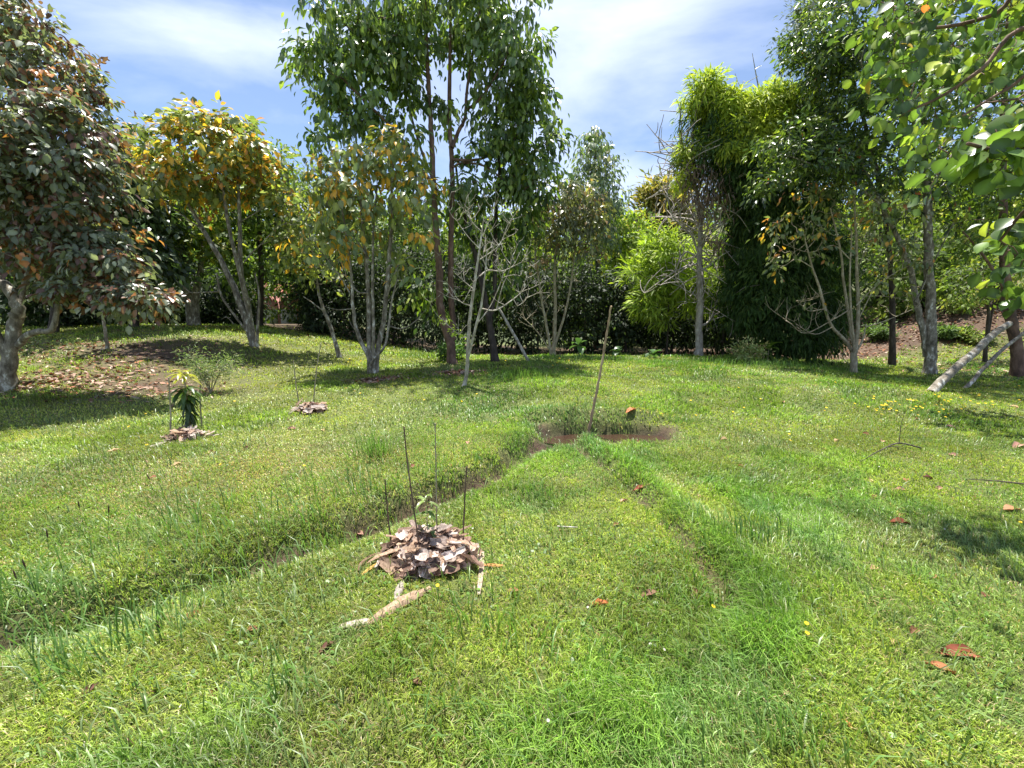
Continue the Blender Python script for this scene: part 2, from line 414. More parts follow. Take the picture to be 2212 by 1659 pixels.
# low round-leaved ground cover between the blades
n = 20000
y = np.sqrt(rng.random(n) * (9.0 ** 2 - 1) + 1); x = (rng.random(n) * 2 - 1) * 1.35 * y
y[:5000] = np.sqrt(rng.random(5000) * (3.0 ** 2 - 1) + 1); x[:5000] = (rng.random(5000) * 2 - 1) * 1.35 * y[:5000]
k = (soil_w(x, y) < .5) & (fbm(x, y, 1.9, 33) > .47); x, y = x[k], y[k]; n = len(x)
P = np.stack([x, y, H(x, y) + .008 + .02 * rng.random(n)], -1)
sz = .006 + .008 * rng.random(n)
nv = nrm(np.stack([rng.normal(0, .45, n), rng.normal(0, .45, n), np.ones(n)], -1))
Dv = nrm(np.cross(nv, rng.normal(0, 1, (n, 3)))); Sv = np.cross(nv, Dv)
cc = np.array([.12, .23, .04]) * (.6 + .9 * rng.random(n))[:, None]
hexa = [(math.cos(t), math.sin(t)) for t in np.arange(6) * math.pi / 3]
V = np.stack([P + (Dv * a_ + Sv * b_ * .8) * sz[:, None] for a_, b_ in hexa], 1)
mb.add(V.reshape(-1, 3), np.arange(n * 6).reshape(-1, 6), np.repeat(cc, 6, 0))
tag(mb.build('grass', M_grass), 'short uneven green lawn grass with long tufts covering the clearing', 'grass', kind='stuff')

# ------------------------------------------------------------------ leaf litter
def flatleaves(mb, x, y, L, w, col, lift=.01, curl=.35, zj=.02, tilt=.35):
    n = len(x); P = np.stack([x, y, H(x, y) + lift + zj * rng.random(n)], -1)
    nv = nrm(np.stack([rng.normal(0, tilt, n), rng.normal(0, tilt, n), np.ones(n)], -1))
    Dv = nrm(np.cross(nv, rng.normal(0, 1, (n, 3)))); Sv = np.cross(nv, Dv)
    tpl = [(-.5, 0, .1), (-.18, .42, .25), (.2, .40, .25), (.5, 0, .15), (.2, -.40, .25), (-.18, -.42, .25), (0, 0, 0)]
    V = np.stack([P + Dv * (a * L)[:, None] + Sv * (b * w)[:, None] + nv * (c * curl * L * 1.0)[:, None] for a, b, c in tpl], 1)
    base = np.arange(n)[:, None] * 7; fs = np.array([[0, 6, 1], [1, 6, 2], [2, 6, 3], [3, 6, 4], [4, 6, 5], [5, 6, 0]])
    mb.add(V.reshape(-1, 3), (base[:, None, :] + fs[None]).reshape(-1, 3), np.repeat(col, 7, 0))
def drycol(n):
    pal = np.array([[.30, .17, .11], [.38, .25, .18], [.20, .10, .06], [.45, .34, .27], [.28, .11, .05], [.14, .08, .05]])
    return pal[rng.integers(0, len(pal), n)] * (.7 + .6 * rng.random(n))[:, None]
mb = MB()
def litter(n, cx, cy, sx, sy, L=.12):
    x = cx + rng.normal(0, sx, n); y = cy + rng.normal(0, sy, n)
    l = L * (.5 + .8 * rng.random(n)); flatleaves(mb, x, y, l, l * .5, drycol(n))
for px, py, n, sx, sy in [(90, 770, 900, 1.9, 1.3), (130, 830, 500, .9, .45), (250, 800, 260, .9, .7), (330, 850, 120, .6, .4)]:
    p = ground(px, py); litter(n, p[0], p[1], sx, sy)
for (cx, cy, r) in RINGS: litter(230, cx, cy, r * .55, r * .4, .10)
for px, py, n, sx, sy in [(2050, 700, 500, 2.2, 1.8), (1920, 745, 600, 2.0, 1.5), (2150, 690, 400, 2.4, 1.6), (2130, 800, 200, .9, .5), (430, 705, 200, 1.2, .5)]:
    p = ground(px, py); litter(n, p[0], p[1], sx, sy, .13)
litter(1700, 5, 19.5, 6, 1.2, .13)
tag(mb.build('leaf_litter', M_dry), 'scattered brown leaf litter under the trees around the lawn', 'leaf litter', kind='stuff')
# ------------------------------------------------------------------ leaves and crowns
T_SIMPLE = (np.array([(0, 0, 0), (-.5, .45, .05), (0, 1, -.12), (.5, .45, .05)]), np.array([[0, 1, 2, 3]]))
T_FOLD = (np.array([(0, 0, 0), (-.5, .42, .10), (0, 1, -.16), (.5, .42, .10), (0, .5, -.02)]), np.array([[0, 4, 1], [0, 3, 4], [4, 2, 1], [4, 3, 2]]))
T_OV = (np.array([(0, 0, 0), (-.36, .22, .07), (-.45, .58, .06), (0, 1.03, -.16), (.45, .58, .06), (.36, .22, .07), (0, .5, -.03)]), np.array([[0, 6, 1], [1, 6, 2], [2, 6, 3], [3, 6, 4], [4, 6, 5], [5, 6, 0]]))
VC = {7: np.array([1.2, .92, .92, .95, .92, .92, 1.3]), 14: np.array([1.3, 1.4, .95, .85, .9, .85, 1.2, .85, .9, .85, .95, 1.5, 1.4, 1.3]), 5: np.array([1.2, .92, .9, .92, 1.25])}
def leaves(mb, P, D, N, L, wr, C, tpl=T_FOLD):
    D = nrm(D); N = nrm(N - D * np.sum(N * D, -1, keepdims=True)); S = np.cross(D, N)
    t, f = tpl; n = len(P); k = len(t)
    x = t[:, 0] * wr
    V = P[:, None] + L[:, None, None] * (S[:, None] * (x[None, :] * (.7 + .6 * rng.random((n, 1))))[:, :, None] + D[:, None] * t[None, :, 1, None] + N[:, None] * t[None, :, 2, None])
    F = (np.arange(n)[:, None, None] * k + f[None]).reshape(-1, f.shape[1])
    mb.add(V.reshape(-1, 3), F, (C[:, None] * VC.get(k, np.ones(k))[None, :, None]).reshape(-1, 3))
def pick(pal, n, cvar=.35):
    cols = np.array([p[0] for p in pal], float); w = np.array([p[1] for p in pal], float); w /= w.sum()
    c = cols[rng.choice(len(pal), n, p=w)]
    return c * (1 - cvar / 2 + cvar * rng.random(n))[:, None]
def blobpts(b, Y0, n, hollow=.55):
    """random points in an ellipsoid given as (px, py, rx px, ry px, depth offset, depth radius m)"""
    px, py, rx, ry, dy, rd = b
    c = at(px, py, Y0 + dy); k = (Y0 + dy) / FD
    v = nrm(rng.normal(0, 1, (n, 3))); r = (hollow ** 3 + (1 - hollow ** 3) * rng.random(n)) ** (1 / 3)
    v = v * r[:, None]
    return c + v * np.array([rx * k, rd, ry * k]), c
def grow(mbw, nodes, targets, r0=.02, r1=.006, sides=4, sag=.12):
    """each target joins the nearest node below/near it with a curved twig; its own points become nodes"""
    nd = np.array(nodes); 
    d0 = np.array([np.min(np.linalg.norm(nd - t, axis=1)) for t in targets])
    arr = np.zeros((len(nd) + 4 * len(targets), 3)); arr[:len(nd)] = nd; m = len(nd)
    for i in np.argsort(d0):
        t = targets[i]; df = t - arr[:m]; dist = np.linalg.norm(df, axis=1)
        cost = dist + 1.2 * np.maximum(0, -df[:, 2]) * .8
        k = int(np.argmin(cost)); a = arr[k].copy(); L = dist[k]
        if L < .05: continue
        mid1 = a + (t - a) * .35 + rng.normal(0, .06 * L, 3) - np.array([0, 0, .05 * L])
        mid2 = a + (t - a) * .7 + rng.normal(0, .06 * L, 3) + np.array([0, 0, sag * L])
        pts = np.array([a, mid1, mid2, t]); rr = r1 + (r0 - r1) * min(1, L / 1.5)
        tube(mbw, pts, [rr, rr * .75, rr * .5 + r1 * .3, r1], sides)
        arr[m:m + 3] = pts[1:]; m += 3
    return arr[:m]
def crown_leaves(mb, centers, cc, per, cr, L, wr, pal, droop=.5, tpl=T_FOLD, lvar=.7, cvar=.4, flat=.55, cl_pal=None, upn=1.0):
    """sprays of leaves: every centre carries an uneven, elongated tuft following its own twig"""
    m = len(centers); cnt = np.maximum(2, (per * (.35 + 1.3 * rng.random(m))).astype(int)); k = np.repeat(np.arange(m), cnt); n = len(k)
    axis = nrm(nrm(centers - cc + 1e-6) * .8 + rng.normal(0, .6, (m, 3)) * np.array([1, 1, .6]) + np.array([0, 0, -.25 * droop]))
    el = cr * (1.0 + 1.4 * rng.random(m)); th = cr * (.35 + .45 * rng.random(m))
    C0 = centers[k]; ax = axis[k]
    off = rng.normal(0, 1, (n, 3)) * np.array([1, 1, flat]) * th[k][:, None] + ax * (rng.random(n) * 2 - .9)[:, None] * el[k][:, None] * .8
    off[:, 2] -= .18 * droop * np.sum(off * off, 1) / max(cr, .05) * .5
    P = C0 + off
    ob = nrm(C0 - (cc[k] if np.ndim(cc) == 2 else cc) + 1e-6) * .8
    out = nrm(off + 1e-6) * .7 + ax * .5 + rng.normal(0, .45, (n, 3)) + np.array([0, 0, -droop])
    N = rng.normal(0, .5, (n, 3)) + np.array([0, 0, upn * .75]) + nrm(off) * .25 + ob
    cols = np.array([p[0] for p in pal], float); pw = np.array([p[1] for p in pal], float); pw /= pw.sum()
    ci = rng.choice(len(pal), m, p=pw)[k]; li = rng.choice(len(pal), n, p=pw); use = rng.random(n) < .5
    col = cols[np.where(use, ci, li)] * (1 - cvar / 2 + cvar * rng.random(n))[:, None] * 1.45
    col = col * (.8 + .4 * rng.random(m))[k][:, None]
    leaves(mb, P, out, N, L * (1 - lvar / 2 + lvar * rng.random(n)), wr, col, tpl)
def stem3(Y0, pts):
    """pts: (px,py,depth offset,radius). First may have 'G' to sit on the ground"""
    out = []; rad = []
    for (px, py, dy, r) in pts:
        out.append(at(px, py, Y0 + dy)); rad.append(r)
    return np.array(out), np.array(rad)
def tree(name, label, cat, Y0, stems, blobs=(), bark=None, leafm=None, pal=None, cl=(30,), per=14, cr=.22, L=.14, wr=.5,
         droop=.5, group=None, tpl=T_FOLD, r0=.022, r1=.005, hollow=.5, cl_pal=None, flat=.55, grounded=True, sides=8, extra=None,
         crown_name='crown', trunk_name='trunk', upn=1.0, base_px=None, gain=1.0):
    pal = [((a[0] * gain, a[1] * gain, a[2] * gain), w) for a, w in pal] if pal else pal
    bx, by = stems[0][0][0], stems[0][0][1]
    if tpl is T_FOLD and Y0 < 14: tpl = T_OV
    L *= 1.28; cr *= .92; per = max(2, int(per * .74))
    b0 = at(bx, by, Y0); gz = Hs(b0[0], Y0)
    pb = proj((b0[0], Y0, gz))
    if base_px is None and abs(pb[1] - by) > 6: print('BASE', name, bx, 'want', by, 'got', round(pb[1]))
    root = empty(name, (b0[0], Y0, gz), label, cat, group)
    mw = MB(); nodes = []
    for si, st in enumerate(stems):
        P, R = stem3(Y0, st)
        if abs(st[0][1] - by) < 14 and grounded:
            P[0][2] = gz - .08
        Q = crom(P, 5); RR = .82 * np.interp(np.linspace(0, 1, len(Q)), np.linspace(0, 1, len(R)), R)
        if abs(st[0][1] - by) < 14 and len(RR) > 3: RR[0] *= 1.35; RR[1] *= 1.12
        jit = rng.normal(0, 1, Q.shape) * (RR * .09)[:, None]; jit[0] = 0; Q = Q + jit
        tube(mw, Q, RR, sides, wob=.10)
        nodes += list(Q[max(1, len(Q) // 4):])
    if extra: nodes = extra(mw, nodes)
    mc = MB()
    for bi, b in enumerate(blobs):
        ncl = cl[bi] if bi < len(cl) else cl[-1]
        cen, c = blobpts(b, Y0, ncl, hollow)
        nodes = list(grow(mw, nodes, cen, r0, r1))
        crown_leaves(mc, cen, c, per, cr, L, wr, pal, droop, tpl, cl_pal=cl_pal, flat=flat, upn=upn)
    mw.build(trunk_name, bark, root, smooth=True)
    if mc.n: mc.build(crown_name, leafm, root)
    return root
def spray(mw, nodes, n, L, r, up=.6, depth=2, zmin=None, curl=.5, rmin=.003, twist=None):
    """bare curved branches from stem nodes"""
    nd = np.array(nodes); out = list(nodes)
    if zmin is not None: nd = nd[nd[:, 2] > zmin]
    for _ in range(n):
        a = nd[rng.integers(0, len(nd))]
        th = rng.random() * 2 * math.pi; el = .1 + .7 * rng.random()
        d = np.array([math.cos(th) * math.cos(el), math.sin(th) * math.cos(el), math.sin(el)])
        l = L * (.5 + .8 * rng.random()); pts = [a]; p = a.copy(); dd = d.copy()
        side = rng.normal(0, .22 * curl, 3)
        for k in range(5):
            dd = nrm(dd + np.array([0, 0, up * .28]) + side + rng.normal(0, .12, 3)); p = p + dd * l / 5; pts.append(p.copy())
        rr = np.linspace(r, rmin, 6); tube(mw, pts, rr, 4)
        out += pts[1:]
        if depth > 1:
            for k in range(rng.integers(2, 5)):
                spray(mw, pts[2:], 1, l * .5, r * .55, up, depth - 1, curl=curl, rmin=rmin)
    return out

# palettes (base colours)
G_dark = [((.035, .060, .025), 3), ((.05, .085, .03), 3), ((.03, .045, .025), 2), ((.09, .12, .04), 1)]
G_mid = [((.07, .11, .022), 3), ((.11, .16, .028), 3), ((.05, .08, .02), 2), ((.18, .22, .035), 1)]
G_tall = [((.065, .10, .030), 4), ((.095, .14, .035), 4), ((.045, .075, .030), 3), ((.15, .19, .045), 2)]
G_bright = [((.16, .22, .035), 3), ((.22, .28, .04), 3), ((.11, .17, .035), 2), ((.30, .30, .05), 1)]
G_lime = [((.22, .30, .035), 3), ((.30, .36, .05), 2), ((.14, .20, .03), 2)]
RUST = [((.085, .10, .065), 5), ((.13, .15, .10), 5), ((.20, .22, .16), 4), ((.15, .075, .045), 2.4), ((.10, .055, .045), 4), ((.30, .13, .05), 1)]
GOLD = [((.10, .13, .045), 5), ((.16, .18, .05), 3), ((.42, .26, .035), 2.2), ((.36, .17, .04), 1.2), ((.20, .22, .09), 2), ((.50, .36, .06), .7)]
GOLD2 = [((.09, .12, .05), 6), ((.14, .16, .07), 4), ((.42, .24, .035), 1.6), ((.18, .20, .05), 3)]
OLIVE = [((.09, .10, .05), 4), ((.13, .14, .07), 3), ((.20, .13, .06), 1.3), ((.06, .07, .035), 3), ((.18, .18, .08), 1)]
SILV = [((.13, .17, .10), 3), ((.18, .22, .14), 3), ((.09, .12, .06), 2), ((.25, .24, .17), 1)]
PINK = [((.30, .20, .17), 3), ((.22, .14, .12), 2), ((.36, .27, .22), 2)]
CYP = [((.16, .17, .045), 3), ((.26, .22, .06), 3), ((.09, .10, .035), 3), ((.35, .24, .09), 1)]
BAM = [((.020, .042, .012), 3), ((.030, .060, .016), 3), ((.05, .085, .02), 1)]
BAMT = [((.22, .28, .04), 3), ((.30, .34, .05), 3), ((.14, .20, .035), 2)]
# ------------------------------------------------------------------ trees in front
# big tree at the left edge with rust and grey-green leaves
A = tree('broadleaf_tree', 'big spreading tree at the left edge with rust and grey-green leaves', 'tree', 8.3,
     [[(18, 872, 0, .17), (21, 774, .0, .145), (34, 698, .05, .13), (40, 667, .05, .12), (16, 621, .1, .11), (-10, 590, .2, .12), (-40, 420, .4, .10), (-10, 200, .3, .07), (40, 60, .2, .04)],
      [(17, 768, 0, .10), (-5, 730, -.1, .09), (-60, 600, -.3, .07), (-110, 400, 0, .05)],
      [(40, 745, 0, .075), (62, 722, -.1, .07), (85, 716, -.2, .065), (113, 711, -.3, .06), (123, 668, -.3, .045), (140, 610, -.2, .035), (200, 560, 0, .025)],
      [(36, 668, 0, .08), (60, 600, .3, .07), (110, 480, .5, .05), (120, 330, .5, .03)]],
     [(50, 110, 80, 110, .4, 1.0), (115, 200, 75, 90, .2, 1.0), (100, 290, 115, 80, -.3, 1.1), (130, 360, 105, 80, -.4, 1.1), (50, 420, 120, 100, -.3, 1.2), (160, 470, 95, 80, -.3, .9),
      (90, 540, 120, 55, -.2, 1.0), (215, 560, 80, 45, -.4, .7), (180, 620, 95, 32, -.3, .6), (285, 640, 62, 32, -.5, .5), (-120, 200, 150, 200, .2, 1.5), (-150, 480, 120, 150, 0, 1.4), (345, 655, 32, 24, -.5, .4), (20, 30, 50, 60, .4, .9)],
     B_grey, M_leaf, RUST, gain=1.0, cl=(70, 62, 95, 78, 92, 62, 58, 44, 36, 30, 70, 46, 12, 20), per=34, cr=.16, L=.098, wr=.62, droop=.7)
tree('slender_tree', 'thin lichened sapling trunk rising into the rust leaves of the big left tree', 'tree', 11.6,
     [[(234, 771, 0, .055), (228, 720, 0, .05), (222, 676, 0, .045), (214, 600, 0, .035), (200, 500, 0, .02)], [(223, 690, 0, .02), (240, 672, 0, .016), (255, 690, -.1, .012)]],
     [(215, 520, 50, 60, 0, .7)], B_grey, M_leaf, OLIVE, cl=(26,), per=16, cr=.2, L=.13, wr=.6)
tree('forked_tree', 'forked tree behind the left rise with dark trunk and yellow-green leaves', 'tree', 17.0,
     [[(417, 698, 0, .24), (408, 650, 0, .2), (400, 600, 0, .15), (390, 520, 0, .1), (370, 440, 0, .06)], [(421, 698, 0, .2), (421, 650, 0, .17), (430, 600, 0, .13), (440, 520, 0, .09), (450, 440, 0, .05)]],
     [(400, 450, 90, 70, 0, 1.6), (450, 520, 60, 45, 0, 1.2), (350, 530, 50, 45, 0, 1.2), (330, 420, 60, 60, 0, 1.3)], B_grey, M_leafm, G_mid + [((.24, .24, .05), 2)], cl=(80, 40, 35, 45), per=20, cr=.35, L=.22, wr=.55)
def ex_c(mw, nodes):
    for pts, r in [([(478, 630, 0), (445, 631, 0), (413, 632, -.1), (395, 618, -.1), (380, 606, -.1)], .022), ([(527, 566, 0), (545, 545, .1), (562, 529, .1), (596, 492, .2), (634, 443, .2)], .028),
                   ([(518, 480, 0), (560, 455, 0), (600, 430, 0), (640, 420, 0)], .018), ([(596, 492, .2), (625, 480, .2), (655, 478, .2)], .013), ([(562, 529, 0), (590, 515, 0), (600, 470, 0)], .013),
                   ([(438, 495, 0), (400, 470, 0), (340, 420, 0), (300, 380, .1)], .03), ([(392, 425, 0), (340, 400, 0), (320, 370, 0)], .02), ([(413, 632, 0), (400, 634, 0), (385, 640, 0)], .01),
                   ([(505, 700, 0), (490, 685, -.1), (478, 690, -.1)], .02)]:
        P = np.array([at(a, b, 13.6 + c) for a, b, c in pts]); Q = crom(P, 4); tube(mw, Q, np.linspace(r, .005, len(Q)), 5); nodes += list(Q[len(Q) // 2:])
    return nodes
tree('golden_leaved_tree', 'many-stemmed tree leaning left on the rise, its rounded crown turning golden', 'tree', 13.6,
     [[(550, 750, 0, .14), (530, 688, 0, .12), (505, 621, .1, .105), (472, 554, .1, .09), (438, 495, .1, .075), (401, 431, .1, .05), (370, 380, .1, .03)],
      [(549, 748, 0, .12), (533, 652, .1, .10), (521, 590, .1, .085), (518, 498, .1, .07), (515, 407, .1, .05), (513, 330, .1, .03)],
      [(535, 660, 0, .09), (518, 590, -.2, .07), (496, 498, -.3, .06), (484, 422, -.3, .045), (470, 350, -.3, .03)],
      [(555, 749, 0, .05), (557, 700, -.1, .045), (560, 636, -.1, .035), (551, 590, -.1, .02)],
      [(541, 725, 0, .045), (514, 691, -.2, .04), (478, 639, -.2, .035), (468, 590, -.2, .025)]],
     [(455, 300, 80, 52, 0, 1.4), (390, 340, 75, 52, 0, 1.3), (470, 365, 110, 52, 0, 1.4), (550, 345, 52, 60, .2, 1.2), (345, 385, 52, 40, 0, 1), (585, 410, 32, 42, .2, .8), (500, 290, 40, 38, 0, .9), (430, 410, 70, 30, 0, 1)],
     B_grey, M_leaf, GOLD, gain=1.15, cl=(52, 42, 58, 34, 22, 16, 18, 22), per=22, cr=.24, L=.165, wr=.6, droop=.5, extra=ex_c)
def ex_d(mw, nodes):
    for pts, r in [([(839, 704, 0), (870, 710, -.2), (901, 691, -.3), (913, 676, -.3), (922, 668, -.3)], .022), ([(766, 667, 0), (729, 669, -.1), (699, 661, -.2)], .018), ([(795, 633, 0), (772, 630, 0), (748, 597, 0), (725, 588, 0), (702, 574, 0)], .026),
                   ([(748, 597, 0), (740, 570, 0), (720, 560, 0)], .014), ([(839, 650, 0), (860, 620, 0), (880, 590, 0)], .014), ([(836, 640, 0), (870, 560, 0), (930, 560, .2), (965, 540, .2)], .02),
                   ([(772, 719, 0), (758, 700, 0), (752, 680, 0)], .014), ([(797, 560, 0), (770, 520, 0), (730, 470, 0)], .025), ([(846, 500, 0), (880, 450, 0), (900, 400, 0)], .025), ([(760, 640, 0), (730, 590, 0), (690, 540, 0), (660, 520, 0)], .02)]:
        P = np.array([at(a, b, 10.9 + c) for a, b, c in pts]); Q = crom(P, 4); tube(mw, Q, np.linspace(r, .004, len(Q)), 5); nodes += list(Q[len(Q) // 2:])
    return nodes
tree('many_stemmed_tree', 'clump of pale mottled stems left of the tall tree with sparse orange and green leaves', 'tree', 10.9,
     [[(801, 814, 0, .085), (797, 774, 0, .07), (772, 719, 0, .058), (763, 667, 0, .05), (760, 609, 0, .04), (750, 520, 0, .03), (735, 430, 0, .02)],
      [(799, 814, 0, .09), (798, 768, 0, .08), (797, 698, .1, .072), (795, 621, .1, .062), (790, 554, .1, .05), (780, 450, .1, .035), (775, 380, .1, .02)],
      [(805, 814, 0, .07), (807, 768, -.1, .05), (806, 682, -.1, .045), (805, 606, -.1, .04), (807, 498, -.1, .03), (815, 400, -.1, .02)],
      [(810, 813, 0, .10), (815, 759, .1, .085), (827, 707, .1, .078), (835, 636, .1, .07), (841, 544, .1, .06), (847, 483, .1, .05), (846, 406, .1, .04), (850, 340, .1, .025)],
      [(796, 813, 0, .05), (803, 783, -.2, .042), (830, 750, -.3, .038), (839, 707, -.3, .034), (846, 652, -.3, .028), (858, 603, -.3, .018)]],
     [(740, 370, 70, 52, 0, 1.0), (800, 350, 70, 52, 0, 1.0), (860, 340, 52, 45, 0, .9), (770, 430, 85, 55, 0, 1.1), (700, 440, 45, 55, 0, .8), (880, 420, 50, 60, 0, .8), (690, 530, 60, 50, 0, .8), (790, 520, 75, 40, 0, .9), (880, 520, 45, 45, 0, .6), (880, 585, 30, 25, -.2, .4)],
     B_grey, M_leaf, GOLD2 + [((.42, .24, .035), 1.2)], gain=1.2, cl=(24, 28, 22, 30, 16, 18, 15, 17, 8, 5), per=15, cr=.20, L=.15, wr=.62, droop=.9, flat=.7, extra=ex_d)
tree('leaning_tree', 'thin mottled trunk leaning left behind the many-stemmed clump', 'tree', 13.8,
     [[(733, 735, 0, .085), (712, 700, 0, .07), (700, 672, 0, .06), (690, 640, 0, .05), (682, 590, 0, .04), (670, 520, 0, .03), (660, 460, 0, .02)], [(700, 672, 0, .03), (676, 655, 0, .025), (655, 640, 0, .015)]],
     [(655, 470, 60, 50, 0, 1), (650, 540, 55, 50, 0, .9), (700, 590, 40, 30, 0, .7)], B_grey, M_leafm, GOLD2 + [((.18, .20, .05), 4)], cl=(40, 36, 14), per=16, cr=.26, L=.14, wr=.55)
# the tall centre trees
tree('tall_tree', 'tallest tree in the middle, two reddish trunks from one base and a high crown', 'tree', 13.0,
     [[(977, 799, 0, .19), (974, 744, 0, .17), (962, 707, 0, .15), (951, 667, 0, .14), (949, 590, 0, .13), (945, 529, 0, .12), (940, 470, 0, .11), (937, 400, 0, .10), (932, 300, 0, .09), (929, 240, 0, .08), (924, 160, 0, .07), (920, 40, 0, .05), (915, -120, 0, .03)],
      [(977, 735, 0, .12), (979, 700, .1, .115), (976, 660, .1, .11), (974, 606, .1, .105), (974, 529, .1, .10), (977, 437, .1, .095), (977, 383, .1, .09), (975, 322, .1, .085), (971, 260, .1, .075), (971, 184, .1, .07), (973, 60, .1, .05), (975, -100, .1, .03)],
      [(977, 319, 0, .07), (990, 285, .1, .065), (1004, 255, .2, .06), (1010, 184, .3, .05), (1025, 90, .4, .04), (1040, 0, .5, .03)],
      [(951, 420, 0, .06), (900, 350, -.3, .055), (860, 290, -.5, .05), (800, 230, -.8, .04), (740, 170, -1, .03)],
      [(932, 380, 0, .05), (905, 310, .2, .045), (880, 220, .4, .04), (850, 120, .5, .03)],
      [(930, 430, 0, .05), (880, 350, 0, .05), (850, 300, -.2, .04), (780, 260, -.4, .03), (700, 230, -.6, .02)],
      [(977, 345, 0, .05), (1020, 346, .2, .045), (1060, 335, .3, .04), (1110, 300, .4, .03), (1150, 240, .6, .02)],
      [(977, 362, 0, .045), (1000, 352, .2, .04), (1050, 360, .3, .035), (1100, 400, .4, .02)],
      [(1006, 240, 0, .045), (1040, 210, -.3, .04), (1080, 150, -.5, .03), (1110, 90, -.7, .02)]],
     [(740, 60, 70, 55, -.6, 1.0), (680, 150, 42, 55, -.8, .7), (720, 215, 62, 55, -.6, .9), (815, 40, 75, 55, -.5, 1.0), (820, 130, 75, 52, -.4, 1.0), (800, 225, 70, 42, -.5, .9), (700, 280, 50, 30, -.5, .6), (890, 90, 65, 60, .2, 1.0),
      (1000, 20, 105, 60, .3, 1.4), (970, -110, 190, 100, .1, 2.2), (1030, 100, 70, 42, .4, 1.1), (1120, 80, 55, 60, -.5, .9), (1085, 160, 70, 42, -.4, .9), (1150, 140, 35, 45, -.3, .7), (1175, 225, 52, 45, .3, .8),
      (1120, 310, 68, 50, .4, .9), (1050, 235, 50, 30, .2, .7), (920, 185, 50, 40, 0, .8), (960, 250, 40, 30, 0, .6), (860, 290, 45, 30, -.4, .6), (1185, 300, 30, 25, .4, .5), (1130, 385, 50, 35, .4, .7), (1040, 330, 60, 22, .2, .6), (1050, 20, 50, 40, -.5, .8), (760, 130, 60, 45, -.7, .8), (1165, 350, 40, 40, .5, .6), (905, 420, 45, 45, .1, .7), (1020, 420, 50, 35, .2, .7), (1105, 440, 50, 35, .3, .7)],
     B_brown, M_leaf, G_tall + [((.12, .15, .08), 3)], gain=1.3, cl=(22, 12, 19, 26, 22, 15, 6, 26, 54, 100, 20, 19, 17, 9, 14, 18, 5, 8, 3, 6, 4, 8, 5, 11, 13, 8, 8, 9, 7), per=38, cr=.26, L=.165, wr=.5, droop=1.1, flat=.8, r0=.028)
tree('dark_trunk_tree', 'tall dark-trunked tree just behind and right of the two reddish trunks', 'tree', 13.6,
     [[(1070, 796, 0, .17), (1063, 728, 0, .14), (1054, 682, 0, .125), (1048, 645, 0, .115), (1029, 560, .1, .10), (1008, 483, .2, .08), (993, 422, .2, .06), (985, 360, .2, .04)],
      [(1057, 690, 0, .10), (1068, 640, .1, .085), (1069, 560, .1, .08), (1072, 437, .1, .07), (1077, 392, .1, .065), (1078, 352, .1, .06), (1072, 245, .1, .05), (1075, 150, .1, .03)]],
     [(1100, 230, 60, 70, .2, .9), (1090, 340, 60, 50, .2, .9), (1130, 430, 55, 40, .2, .8), (1030, 480, 50, 40, .2, .8), (990, 440, 60, 35, .3, .9), (1130, 480, 40, 30, .2, .6), (1080, 560, 50, 60, .6, .7), (1060, 620, 40, 35, .4, .5), (920, 640, 36, 42, .4, .5)],
     B_dark, M_leafm, G_dark + G_mid, cl=(24, 24, 22, 20, 18, 12, 22, 12, 16), per=26, cr=.26, L=.17, wr=.5, droop=1.0, flat=.8)
def ex_g(mw, nodes):
    for pts, r in [([(1042, 667, 0), (1072, 670, -.2), (1109, 646, -.3), (1125, 632, -.3), (1140, 615, -.3)], .016), ([(1036, 597, 0), (1054, 584, .1), (1080, 586, .1), (1097, 581, .1), (1127, 566, .1)], .016), ([(1020, 661, 0), (1000, 655, 0), (983, 640, 0)], .012),
                   ([(1026, 627, 0), (1005, 610, .1), (983, 590, .1)], .012), ([(1010, 731, 0), (995, 726, 0), (983, 716, -.1), (966, 700, -.1), (955, 685, -.1)], .014), ([(1036, 538, 0), (1010, 510, -.1), (987, 477, -.1)], .012),
                   ([(1038, 560, 0), (1078, 530, -.1), (1097, 486, -.1), (1115, 460, -.1)], .012), ([(1072, 670, 0), (1085, 620, -.1), (1098, 590, -.1), (1108, 550, -.1)], .012), ([(1109, 646, 0), (1120, 660, 0), (1140, 640, 0)], .008),
                   ([(1030, 700, 0), (1060, 660, .2), (1085, 600, .2), (1086, 570, .2)], .013), ([(1042, 510, 0), (1060, 470, 0), (1066, 450, 0)], .01), ([(1040, 500, 0), (1020, 480, 0), (1010, 455, 0)], .01), ([(1054, 584, 0), (1044, 560, 0), (1046, 530, 0)], .012)]:
        P = np.array([at(a, b, 8.7 + c) for a, b, c in pts]); Q = crom(P, 4); tube(mw, Q, np.linspace(r, .004, len(Q)), 5); nodes += list(Q[len(Q) // 2:])
        spray(mw, Q[len(Q) // 3:], 4, .45, .007, .8, 2, curl=.6)
    return nodes
tree('bare_sapling', 'nearly leafless sapling with two white stems in front of the tall trees', 'tree', 8.7,
     [[(1000, 872, 0, .06), (1006, 820, 0, .052), (1010, 774, 0, .048), (1014, 698, 0, .042), (1026, 606, 0, .034), (1036, 538, 0, .024), (1045, 471, 0, .012)],
      [(1012, 770, 0, .035), (1029, 701, -.1, .032), (1040, 658, -.15, .028), (1048, 590, -.2, .018), (1052, 540, -.2, .010)]],
     [(985, 718, 10, 6, 0, .1), (960, 692, 12, 6, 0, .1), (998, 720, 6, 8, -.1, .1)], B_pale, M_leafm, G_lime, cl=(3, 3, 2), per=9, cr=.06, L=.06, wr=.5, r0=.008, extra=ex_g)
